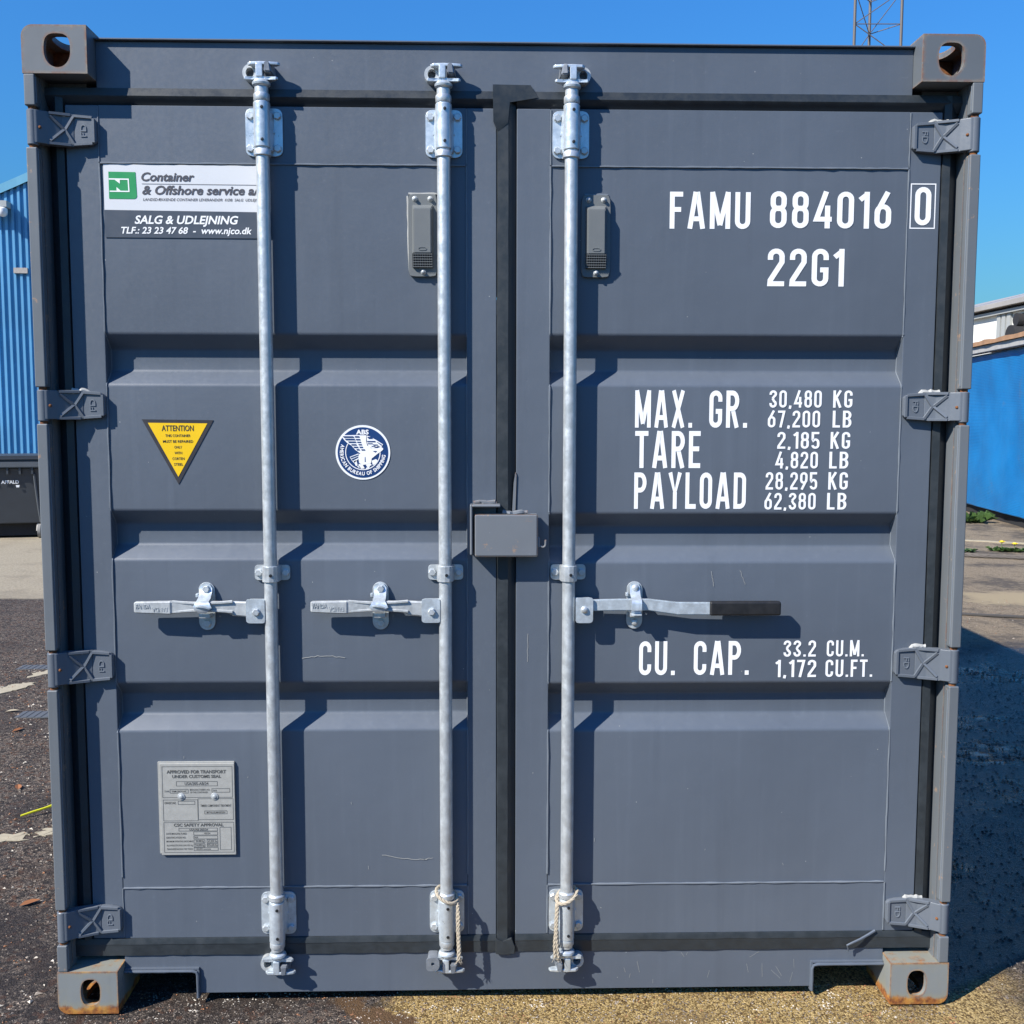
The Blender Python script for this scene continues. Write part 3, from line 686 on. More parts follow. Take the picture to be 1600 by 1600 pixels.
# torn strip of gasket at the lower right
mb = MB(); pth = [(1.030, .054, .186), (1.010, .050, .176), (.985, .044, .166), (.962, .040, .158), (.948, .040, .151), (.952, .043, .140), (.955, .046, .130)]
mb.tube(pth, [.004, .0038, .0034, .003, .0028, .0024, .0012], 6); mb.build('torn_gasket_strip', M['paint'], doorR)

# --- painted lettering on the right door
def lettering(rows, d, y=.0615, frame=None):
    mb = MB()
    for t, x0, x1, z0, z1 in rows: stencil(mb, t, x0, x1, z0, z1, y)
    if frame:
        x0, x1, z0, z1 = frame; w = .0028
        for q in ((x0, x1, z1 - w, z1), (x0, x1, z0, z0 + w), (x0, x0 + w, z0 + w, z1 - w), (x1 - w, x1, z0 + w, z1 - w)): mb.sheet([(q[0], q[2]), (q[1], q[2]), (q[1], q[3]), (q[0], q[3])], y)
    return mb.build('painted_lettering', M['letter'], d, smooth=0, fix=False)
YL = .0600
for row in [('FAMU', .425, .638, 2.111, 2.206), ('884016', .690, 1.012, 2.114, 2.209), ('22G1', .687, .891, 1.963, 2.061),
            ('MAX.', .340, .494, 1.589, 1.688), ('GR.', .539, .642, 1.589, 1.688), ('TARE', .341, .517, 1.481, 1.580), ('PAYLOAD', .340, .642, 1.371, 1.469),
            ('30,480', .700, .841, 1.643, 1.689), ('KG', .872, .924, 1.643, 1.689), ('67,200', .697, .838, 1.590, 1.635), ('LB', .872, .923, 1.590, 1.635),
            ('2,185', .724, .838, 1.533, 1.578), ('KG', .868, .921, 1.533, 1.578), ('4,820', .720, .835, 1.480, 1.525), ('LB', .866, .918, 1.480, 1.525),
            ('28,295', .695, .835, 1.423, 1.470), ('KG', .865, .918, 1.423, 1.470), ('62,380', .693, .832, 1.369, 1.414), ('LB', .863, .916, 1.369, 1.414),
            ('CU.', .359, .458, .915, 1.009), ('CAP.', .509, .661, .915, 1.009), ('33.2', .755, .844, .965, 1.010), ('CU.M.', .874, .977, .965, 1.010), ('1,172', .734, .846, .908, .956), ('CU.FT.', .872, 1.002, .908, .956)]:
    tag(lettering([row], doorR), 'white painted lettering reading ' + row[0])
tag(lettering([('0', 1.0735, 1.1165, 2.123, 2.222)], doorR, .0592, (1.061, 1.1285, 2.114, 2.231)), 'white digit 0 in a thin white frame')

# --- company sticker (left door, upper left)
def SX(zx): return -1.048 + (150 + zx / 5.926 - 160) * .001643
def SZ(zy): return 2.269 - (240 + zy / 5.926 - 254) * .00162
sy = .0600
mb = MB(); mb.prism([(-1.0465, 2.150), (-.618, 2.146), (-.618, 2.264), (-1.0465, 2.2655)], sy, sy + .0009, 'xz'); stk = mb.build('company_sticker', M['sticker'], C, smooth=0)
tag(stk, 'white and charcoal sticker with green logo')
mb = MB(); mb.prism([(-1.0465, 2.080), (-.618, 2.079), (-.618, 2.1458), (-1.0465, 2.1498)], sy, sy + .0009, 'xz'); mb.build('sticker_band', M['charcoal'], stk, smooth=0)
q = lambda *a: [(SX(a[i]), SZ(a[i + 1])) for i in range(0, len(a), 2)]
mb = MB(); mb.sheet(q(112, 415, 112, 165, 362, 168, 370, 395, 360, 410, 345, 416), sy - .0008); mb.build('green_logo', M['green'], stk, smooth=0)
mb = MB()
for p in (q(115, 227, 300, 229, 300, 241, 115, 239), q(289, 241, 300, 241, 304, 353, 293, 353), q(120, 341, 293, 342, 293, 353, 120, 352), q(168, 239, 216, 240, 216, 276), q(184, 342, 184, 308, 222, 342)): mb.sheet(p, sy - .0014)
mb.build('logo_lines', M['white'], stk, smooth=0)
mb = MB()
write(mb, 'Container', SX(415), SX(908), SZ(248), SZ(172) - SZ(248), sy - .0008, .028, .22)
write(mb, '& Offshore service a/s', SX(420), SX(1545), SZ(372), SZ(290) - SZ(368), sy - .0008, .028, .22)
write(mb, 'LANDSD\u00c6KKENDE CONTAINER LEVERAND\u00d8R  K\u00d8B  SALG  UDLEJNING', SX(425), SX(1560), SZ(432), SZ(406) - SZ(430), sy - .0008, .006, .22)
mb.sheet(q(418, 273, 1560, 279, 1560, 283, 418, 277), sy - .0008); mb.build('sticker_lettering', M['sticker_ink'], stk, smooth=0)
mb = MB()
write(mb, 'SALG & UDLEJNING', SX(342), SX(1308), SZ(645), SZ(570) - SZ(643), sy - .0008, .026, .22)
write(mb, 'TLF.: 23 23 47 68  -  www.njco.dk', SX(215), SX(1432), SZ(737), SZ(675) - SZ(734), sy - .0008, .022, .22)
mb.build('sticker_lettering', M['white'], stk, smooth=0)

# --- yellow warning triangle
wy = .0604
mb = MB(); mb.prism([(-.967, 1.609), (-.779, 1.607), (-.8745, 1.437)], wy, wy + .0012, 'xz'); wt = mb.build('warning_sticker', M['ink'], C, smooth=0); tag(wt, 'yellow triangle sticker with black border and writing')
mb = MB(); mb.sheet([(-.951, 1.600), (-.795, 1.5985), (-.8745, 1.457)], wy - .0007); mb.build('yellow_field', M['yellow'], wt, smooth=0)
mb = MB()
for i, (t, w, h) in enumerate([('ATTENTION', .084, .0145), ('THIS CONTAINER', .066, .0066), ('MUST BE REPAIRED', .079, .0066), ('ONLY', .020, .0066), ('WITH', .020, .0066), ('CORTEN', .032, .0066), ('STEEL', .024, .0066)]):
    z = 1.5785 if i == 0 else 1.582 - .0152 * i - .0075 + .0035; write(mb, t, -.873 - w / 2, -.873 + w / 2, z, h, wy - .0013, .014 if i == 0 else .01)
mb.build('warning_lettering', M['ink'], wt, smooth=0)

# --- round emblem
ec = (-.3855, 1.522); er = .0725
def EC(zx, zy): return (ec[0] + (zx - 770) / 500 * er, ec[1] - (zy - 770) / 500 * er)
def disc(mb, r, y, a0=0, a1=360, r_in=None, n=64):
    P = lambda rr, k: (ec[0] + rr * math.cos(R_(a0 + (a1 - a0) * k / n)), y, ec[1] + rr * math.sin(R_(a0 + (a1 - a0) * k / n)))
    if r_in is None: mb.geo([P(r, k) for k in range(n)], [tuple(range(n))])
    else: mb.geo([P(rr, k) for k in range(n + 1) for rr in (r_in, r)], [(2 * k, 2 * k + 1, 2 * k + 3, 2 * k + 2) for k in range(n)])
ey = .0604
mb = MB(); mb.prism([(ec[0] + er * math.cos(2 * math.pi * k / 64), ec[1] + er * math.sin(2 * math.pi * k / 64)) for k in range(64)], ey, ey + .0012, 'xz'); em = mb.build('round_emblem', M['white'], C, smooth=0); tag(em, 'round navy and white emblem sticker with an eagle')
mb = MB(); disc(mb, er * .925, ey - .0006); mb.build('navy_disc', M['navy'], em, smooth=0)
mb = MB(); y1_ = ey - .0012
disc(mb, er * .645, y1_, 150, 365, er * .615)
e = lambda *a: [EC(a[i], a[i + 1]) for i in range(0, len(a), 2)]
mb.sheet(e(390, 455, 720, 450, 735, 560, 770, 640, 815, 720, 835, 790, 720, 785, 630, 720, 560, 640, 490, 600, 430, 540, 400, 500), y1_ - .0002)
mb.sheet(e(715, 455, 835, 455, 832, 560, 850, 640, 920, 690, 1040, 690, 1100, 668, 1140, 690, 1142, 715, 1100, 752, 1040, 792, 930, 880, 920, 960, 840, 985, 760, 1000, 700, 960, 688, 870, 700, 800, 760, 770, 780, 700, 742, 580), y1_ - .0004)
mb.sheet(e(842, 458, 900, 478, 1010, 538, 1140, 620, 1110, 672, 1050, 650, 960, 690, 880, 672, 850, 600), y1_ - .0003)
mb.sheet(e(530, 850, 690, 788, 690, 880, 610, 968, 560, 910), y1_ - .0002)
for a in ((600, 930, 650, 910, 670, 1000, 640, 1020), (690, 980, 760, 990, 800, 1060, 740, 1070, 690, 1030), (820, 990, 900, 960, 930, 1000, 850, 1040), (930, 920, 1010, 890, 1040, 920, 1000, 980, 950, 1000), (650, 1010, 700, 1020, 730, 1050, 690, 1050), (830, 1050, 900, 1020, 880, 1060, 820, 1072)): mb.sheet(e(*a), y1_ - .0002)
fn_ = lambda a: (lambda p: p)
def ring_text(text, r, deg0, deg1, h, bold, inward):
    w = [max([p[0] for p in font_geo(c, bold)[0]] or [.3]) + .12 if c != ' ' else .38 for c in text]; tot = sum(w); acc = 0
    for c, ww in zip(text, w):
        if c != ' ':
            a = R_(deg0 + (deg1 - deg0) * (acc + ww / 2) / tot); v, f = font_geo(c, bold); wx = abs(deg1 - deg0) / 360 * 2 * math.pi * r * (ww - .10) / tot
            x0, x1 = min(p[0] for p in v), max(p[0] for p in v); rot = a + math.pi / 2 if inward else a - math.pi / 2; cs, sn = math.cos(rot), math.sin(rot)
            P = []
            for p in v:
                lx = ((p[0] - x0) / (x1 - x0) - .5) * wx; lz = p[1] / cap() * h - h / 2
                P.append((ec[0] + r * math.cos(a) + lx * cs - lz * sn, y1_ - .0003, ec[1] + r * math.sin(a) + lx * sn + lz * cs))
            mb.geo(P, f)
        acc += ww
ring_text('AMERICAN BUREAU OF SHIPPING', er * .775, 158, 362 - 8, er * .125, .03, True)
write(mb, 'ABS', EC(650, 0)[0], EC(880, 0)[0], EC(0, 437)[1], er * .16, y1_ - .0003, .035)
mb.build('emblem_print', M['white'], em, smooth=0, fix=False)
mb = MB(); y2_ = ey - .0022
for x0, z0, x1, z1, sk in ((405, 472, 598, 500, 22), (440, 517, 620, 545, 22), (500, 567, 640, 593, 16), (558, 617, 652, 641, 12), (598, 662, 680, 686, 12), (650, 706, 706, 731, 12), (622, 470, 708, 496, 8), (642, 522, 724, 546, 8), (662, 572, 738, 592, 8), (688, 616, 752, 637, 8), (706, 662, 770, 685, 8), (740, 710, 806, 734, 10), (850, 484, 930, 520, 30), (850, 558, 1000, 580, 6), (860, 600, 950, 616, 4), (950, 622, 1040, 640, 14), (925, 650, 1000, 662, 8)):
    mb.sheet(e(x0, z0, x1, z0, x1 + sk, z1, x0 + sk, z1), y2_)
mb.sheet(e(1020, 574, 1045, 580, 1122, 626, 1108, 644), y2_); mb.sheet(e(545, 856, 684, 806, 684, 822, 552, 876), y2_); mb.sheet(e(560, 896, 684, 842, 684, 860, 575, 916), y2_)
mb.sheet(e(806, 850, 814, 850, 818, 940, 802, 940), y2_); mb.sheet(e(950, 742, 1030, 742, 1000, 770), y2_)
mb.build('emblem_print', M['navy'], em, smooth=0, fix=False)

# --- data plate
py_ = .0545
mb = MB(); mb.box(-.9455, -.7435, py_, .0625, .4205, .6775, bev=.0015); mb.box(-.951, -.7435, .0570, .0622, .424, .682, bev=.0015); pl = mb.build('data_plate', M['plate'], C); tag(pl, 'grey metal approval plate with engraved writing')
def PX(zx): return -.9455 + (zx - 100) / (1195 - 100) * .202
def PZ(zy): return .6775 - (zy - 125) / (1480 - 125) * .257
mb = MB()
def frame(x0, z0, x1, z1, w=.0009):
    a, b, c, d_ = PX(x0), PX(x1), PZ(z1), PZ(z0)
    for qd in ((a, b, d_ - w, d_), (a, b, c, c + w), (a, a + w, c + w, d_ - w), (b - w, b, c + w, d_ - w)): mb.sheet([(qd[0], qd[2]), (qd[1], qd[2]), (qd[1], qd[3]), (qd[0], qd[3])], py_ - .0006)
for f in ((135, 165, 1165, 625), (140, 655, 650, 970), (650, 640, 1170, 955), (140, 990, 1172, 1440), (340, 385, 945, 455), (245, 500, 515, 560), (858, 492, 1125, 550), (358, 675, 608, 728), (745, 820, 1078, 870), (358, 1075, 930, 1122), (575, 1130, 932, 1182), (575, 1190, 932, 1240), (575, 1250, 742, 1300), (768, 1245, 932, 1298), (575, 1310, 742, 1360), (768, 1303, 932, 1356), (575, 1365, 935, 1415), (962, 1065, 1132, 1405)): frame(*f)
def pw(t, x0, x1, z, h, b=.01): write(mb, t, PX(x0), PX(x1), PZ(z), h / 1355 * .257, py_ - .0006, b)
pw('APPROVED FOR TRANSPORT', 205, 1075, 268, 46, .03); pw('UNDER CUSTOMS SEAL', 285, 1000, 335, 42, .03); pw('USA/205-AB/24', 465, 812, 440, 42); pw('TYPE', 165, 235, 545, 24); pw('FAM-20GV-HC', 275, 490, 545, 26)
pw("MANUFACTURER'S NO.", 540, 835, 522, 24); pw('OF THE CONTAINER', 540, 800, 560, 24); pw('N/A', 880, 935, 535, 24); pw("OWNER'S NO.", 160, 332, 720, 34); pw('TIMBER COMPONENT TREATMENT', 688, 1140, 762, 32); pw('IM/TAILILEUM/400/2024', 775, 1050, 858, 24)
pw('CSC SAFETY APPROVAL', 290, 1020, 1052, 42, .03); pw('USA/AB-205/24', 515, 788, 1113, 26); pw('DATE MANUFACTURED', 175, 475, 1172, 26); pw('03/24', 735, 820, 1168, 24); pw('IDENTIFICATION NO.', 175, 465, 1230, 26); pw('N/A', 590, 640, 1228, 24)
pw('MAXIMUM OPERATING GROSS MASS', 175, 565, 1285, 24); pw('30,480 kg', 605, 725, 1285, 26); pw('67,200 lbs', 785, 920, 1283, 26); pw('ALLOWABLE STACKING LOAD FOR 1.8g', 175, 558, 1345, 24); pw('216,000 kg', 592, 728, 1345, 26); pw('476,200 lbs', 775, 922, 1342, 26); pw('TRANSVERSE RACKING TEST FORCE', 178, 558, 1400, 24); pw('150,000 newtons', 605, 825, 1400, 22)
mb.build('engraved_writing', M['ink_soft'], pl, smooth=0)
for zx in (410, 900): MB().lathe((PX(zx), py_, PZ(610)), [(.0105, .0), (.0098, .0018), (.0055, .0026), (.0045, .0042), (.002, .005)], 18, 'y').build('rivet', M['zinc_dull'], pl)

# --- door vents
def vent(cx, clip=False):
    mb = MB(); z0, z1 = 1.983, 2.194
    rl = rect_loop(cx - .0375, cx + .0375, z0, z1, (.010, .010, .010, .010)); mb.prism(rl, .0515, .0615, 'xz', bev=.0015)
    v = mb.build('door_vent', M['vent'], C)
    mb = MB(); a, b = cx - .0275, cx + .0275
    mb.geo([(a, .0515, 2.040), (b, .0515, 2.040), (b, .0515, 2.166), (a, .0515, 2.166), (a + .005, .032, 2.040), (b - .005, .032, 2.040), (b - .005, .032, 2.154), (a + .005, .032, 2.154)], [(4, 5, 6, 7), (0, 4, 7, 3), (5, 1, 2, 6), (7, 6, 2, 3), (0, 1, 5, 4)])
    bmesh.ops.bevel(mb.bm, geom=mb.bm.edges[:], offset=.0018, segments=2, affect='EDGES'); cv = mb.build('vent_cover', M['vent'], v)
    mb = MB(); a2, b2 = cx - .0275, cx + .0275
    mb.prism([(.0513, 2.0395), (.0325, 2.0395), (.0440, 2.005), (.0513, 2.005)], a2 + .001, b2 - .001, 'yz'); mb.build('grille', M['grille'], v, smooth=0)
    mb = MB()
    for k in range(9):
        x = a2 + .0035 + (b2 - a2 - .007) * k / 8; mb.geo([(x - .0008, .0316, 2.039), (x + .0008, .0316, 2.039), (x + .0008, .0431, 2.005), (x - .0008, .0431, 2.005)], [(0, 1, 2, 3)])
    for k in range(6):
        t = k / 5; z = 2.0375 - .031 * t; y = .0322 + .0105 * t - .0009; mb.geo([(a2 + .002, y, z - .0007), (b2 - .002, y, z - .0007), (b2 - .002, y, z + .0007), (a2 + .002, y, z + .0007)], [(0, 1, 2, 3)])
    mb.build('grille_bars', M['vent'], v, smooth=0)
    lp = [(cx + .011 * math.copysign(abs(math.cos(t)) ** .5, math.cos(t)), 2.051 + .0042 * math.sin(t)) for t in [2 * math.pi * k / 24 for k in range(24)]]
    MB().plate_hole(lp, [(cx + (p[0] - cx) * .88, 2.051 + (p[1] - 2.051) * .72) for p in lp], .0308, .0322, 'xz').build('moulded_mark', M['vent'], v)
    for x, z in ((cx - .020, 2.181), (cx + .020, 2.181), (cx + .001, 1.994)):
        MB().lathe((x, .0515, z), [(.0075, 0), (.007, .0015), (.005, .003), (.0042, .008), (.002, .0095)], 14, 'y').build('screw', M['zinc_dull'], v)
    return v
tag(vent(-.2225), 'grey plastic vent on the left door'); tag(vent(.2300), 'grey plastic vent on the right door')
mb = MB()
for ln in ((.2, 2.196, .262, 2.196), (.263, 2.19, .264, 2.02)): mb.tube([(ln[0] + (ln[2] - ln[0]) * k / 8, .0600, ln[1] + (ln[3] - ln[1]) * k / 8) for k in range(9)], .0028, 6, .3)
mb.build('sealant_bead', M['bead'], C)
mb = MB()
for ln in ((-.262, 2.19, -.258, 2.00), (-.26, 2.1955, -.186, 2.1955)): mb.tube([(ln[0] + (ln[2] - ln[0]) * k / 8, .0600, ln[1] + (ln[3] - ln[1]) * k / 8) for k in range(9)], .0030, 6, .3)
mb.build('sealant_bead', M['sealant'], C)

# --- locking rods with brackets, guides and cams
bolt_me = MB().lathe((0, 0, 0), [(.0108, 0), (.0108, .0015)], 20, 'y').lathe((0, 0, 0), [(.0098, .0015), (.0098, .0065), (.0082, .0078)], 6, 'y').mesh('bolt', M['zinc'], smooth=20)
dome_me = MB().lathe((0, 0, 0), [(.0098, 0), (.0098, .002), (.0088, .0048), (.0060, .0068), (.0025, .0076)], 18, 'y').mesh('rivet', M['zinc'], smooth=40)
screw_me = MB().lathe((0, 0, 0), [(.0042, 0), (.0042, .0012), (.003, .0016)], 12, 'y').mesh('grub_screw', M['screw'])
RY = .031
def bracket_mesh(low):
    # local origin at the rod axis, z0 = plate centre
    mb = MB()
    mb.prism(rect_loop(-.0475, .0475, -.060, .060, (.016, .016, .016, .016)), .0235, .0290, 'xz', bev=.0012)
    mb.prism([(-.026, .0235), (-.0215, .004), (.0215, .004), (.026, .0235)], -.050, .050, 'xy', bev=.002)
    o = -.012 if low else .012
    mb.lathe((0, 0, 0), [(.0200, -.056 + o), (.0212, -.054 + o), (.0212, .054 + o), (.0200, .056 + o)], 32)
    mb.box(-.028, -.024, .018, .026, -.004, .004, bev=.001); mb.box(.024, .028, .018, .026, -.004, .004, bev=.001)
    return mb.mesh('rod_bracket', M['zinc_bright'])
br_top, br_low = bracket_mesh(False), bracket_mesh(True)
gm = MB(); gm.prism(rect_loop(-.047, .047, -.0205, .0205, (.009, .009, .009, .009)), .0235, .0290, 'xz', bev=.001)
gm.prism([(-.024, .0235), (-.022, .0), (-.020, -.010), (-.012, -.0195), (0, -.0222), (.012, -.0195), (.020, -.010), (.022, .0), (.024, .0235)], -.021, .021, 'xy', bev=.0015)
guide_me = gm.mesh('rod_guide', M['zinc'])
def cam_mesh():
    """top cam, horn to the right; origin on the rod axis at the collar's top, z up"""
    mb = MB()
    mb.lathe((0, 0, 0), [(.0175, -.004), (.0225, .000), (.0235, .005), (.0185, .012), (.0150, .014)], 26)
    low = [(-.043, -.006), (-.040, -.014), (-.022, -.010), (.0, -.013), (.022, -.010), (.040, -.014), (.045, -.008), (.036, .004), (.020, .014), (-.018, .014), (-.034, .006)]
    mb.prism(low, .0115, .0190, 'xy', bev=.0022)
    mb.geo([(-.016, -.012, .006), (.016, -.012, .006), (.010, -.012, .020), (-.010, -.012, .020), (-.016, .012, .006), (.016, .012, .006), (.010, .012, .020), (-.010, .012, .020)], [(0, 1, 2, 3), (7, 6, 5, 4), (0, 4, 5, 1), (1, 5, 6, 2), (2, 6, 7, 3), (3, 7, 4, 0)])
    mb.box(-.0115, .0065, -.016, .012, .018, .052, bev=.003)
    hi_ = [(-.034, -.004), (-.026, -.014), (.0, -.0155), (.026, -.015), (.045, -.011), (.050, -.002), (.040, .004), (.018, .010), (-.022, .012)]
    mb.prism(hi_, .0475, .0555, 'xy', bev=.0022)
    return mb
cam_me = cam_mesh().mesh('cam', M['zinc_bright'])
def keeper_mesh():
    mb = MB()
    mb.geo([(.010, -.021, .030), (.028, -.019, .029), (.024, -.017, .056), (.012, -.019, .056), (.008, .030, .024), (.034, .030, .024), (.030, .030, .056), (.008, .030, .056)], [(0, 1, 2, 3), (7, 6, 5, 4), (0, 4, 5, 1), (1, 5, 6, 2), (2, 6, 7, 3), (3, 7, 4, 0)])
    bmesh.ops.bevel(mb.bm, geom=mb.bm.edges[:], offset=.0025, segments=2, affect='EDGES')
    return mb.mesh('cam_keeper', M['keeper'])
keep_me = keeper_mesh()
mb = MB(); lp = [(-.030 + .019 * math.cos(2 * math.pi * k / 28), .034 + .021 * math.sin(2 * math.pi * k / 28)) for k in range(28)]
mb.plate_hole(lp, [(-.030 + (p[0] + .030) * .55, .034 + (p[1] - .034) * .6) for p in lp], .006, .029, 'xz'); ring_me = mb.mesh('keeper_ring', M['zinc_dull'])
rods = []
for ri, (rx_, horn) in enumerate(((-.630, 1), (-.1665, 1), (.1630, -1))):
    mb = MB(); zt, zb = 2.452, .160
    pr_ = [(.0172, zb), (.0172, .178), (.0172, 2.436), (.0172, zt)]
    mb.lathe((rx_, RY, 0), pr_, 32)
    mb.lathe((rx_, RY, 0), [(.0195, .168), (.0205, .170), (.0205, .182), (.0190, .186)], 28); mb.lathe((rx_, RY, 0), [(.0190, 2.418), (.0205, 2.421), (.0205, 2.433), (.0195, 2.436)], 28)
    mb.lathe((rx_, RY, 0), [(.0200, 2.281), (.0222, 2.283), (.0222, 2.294), (.0205, 2.297)], 28); mb.lathe((rx_, RY, 0), [(.0200, .3025), (.0222, .305), (.0222, .316), (.0195, .319)], 28)
    rod = mb.build('locking_rod', M['zinc'], C); rods.append(rod)
    for me_, z, sg in ((br_top, 2.347, 1), (br_low, .253, -1)):
        inst(me_, 'rod_bracket', rod, (rx_, RY, z))
        for dx in (-.035, .035):
            for dz in (-.041, .041): inst(bolt_me, 'bolt', rod, (rx_ + dx, RY + .0235, z + dz), (0, random.uniform(0, 1), 0))
        for dz in (-.040, .040): inst(screw_me, 'grub_screw', rod, (rx_ + .004, RY - .0212, z + dz + (.012 if sg > 0 else -.012)))
    inst(guide_me, 'rod_guide', rod, (rx_, RY, 1.201))
    for dx in (-.036, .036): inst(bolt_me, 'bolt', rod, (rx_ + dx, RY + .0235, 1.201))
    inst(screw_me, 'grub_screw', rod, (rx_ + .004, RY - .0222, 1.199))
    for z, vz in ((2.457, 1), (.150, -1)):
        inst(cam_me, 'cam', rod, (rx_, RY, z), (0, 0, 0), (horn, 1, vz)); inst(keep_me, 'cam_keeper', rod, (rx_, RY, z), (0, 0, 0), (horn, 1, vz)); inst(ring_me, 'keeper_ring', rod, (rx_, RY, z), (0, 0, 0), (horn, 1, vz))
# seal lug beside the foot of the middle rod
mb = MB(); lug = rect_loop(-.222, -.186, .108, .146, (.012, .014, .014, .010)); hl = hole_loop(-.204, .128, .0045, .0045, 'O')
mb.plate_hole(lug, hl, .004, .012, 'xz'); mb.box(-.219, -.190, .012, .060, .113, .141, bev=.006); mb.build('seal_lug', M['keeper'], rods[1])

# --- handles
def handle_left(ox, rod):
    mb = MB()   # grip, waist and bar, built from stations along x: (x, zc, half height, y front, depth)
    st = [(-.988, 1.1135, .0125, .006, .012), (-.984, 1.1135, .0150, .004, .014), (-.900, 1.1125, .0175, .003, .015), (-.893, 1.1125, .0178, .003, .015), (-.888, 1.1125, .0165, .006, .013), (-.830, 1.1150, .0120, .008, .012), (-.790, 1.1150, .0135, .009, .012), (-.745, 1.1120, .0155, .011, .010), (-.725, 1.1085, .0195, .012, .009), (-.690, 1.1060, .0205, .013, .009), (-.650, 1.1060, .0205, .014, .009)]
    Vv = []
    for x, zc, h, y, d in st:
        for yy, zz in ((y, zc - h * .82), (y, zc + h * .82), (y + d * .25, zc + h), (y + d, zc + h), (y + d, zc - h), (y + d * .25, zc - h)): Vv.append((x + ox, yy, zz))
    Ff = []
    for k in range(len(st) - 1):
        for j in range(6): Ff.append((6 * k + j, 6 * k + (j + 1) % 6, 6 * k + 6 + (j + 1) % 6, 6 * k + 6 + j))
    Ff += [tuple(range(6)), tuple(range(6 * len(st) - 6, 6 * len(st)))[::-1]]
    mb.geo(Vv, Ff)
    # side ribs of the cast waist
    for dz in (-.0125, .0125):
        mb.tube([(x + ox, .0075 + .004 * abs(k - 3) / 6, 1.1145 + dz * (1.1 - .35 * math.sin(math.pi * k / 6))) for k, x in enumerate(np.linspace(-.888, -.730, 7))], .0040, 6)
    hdl = mb.build('locking_handle', M['zinc_dull'], C, smooth=25)
    mb = MB(); write(mb, 'FANDA', ox - .982, ox - .944, 1.1115, .011, .0022, .015, depth=.0025)
    write(mb, 'FANDA', -.020, .020, -.0055, .011, .0022, .015, depth=.0025, fn=lambda p: (ox - .920 - p[0], 1.1085 - p[1])); mb.build('cast_letters', M['zinc_dull'], hdl, smooth=0)
    mb = MB(); mb.prism(rect_loop(ox - .694, ox - .6445, 1.0705, 1.1345, (.006, .004, .004, .008)), .006, .0115, 'xz', bev=.0018); mb.prism(rect_loop(ox - .690, ox - .6300, 1.0725, 1.1325, (.004,) * 4), .0255, .0305, 'xz', bev=.0015); mb.build('clevis', M['zinc_bright'], hdl)
    inst(bolt_me, 'bolt', hdl, (ox - .667, .006, 1.1005)); retainer(hdl, ox - .8065, True)
    return hdl
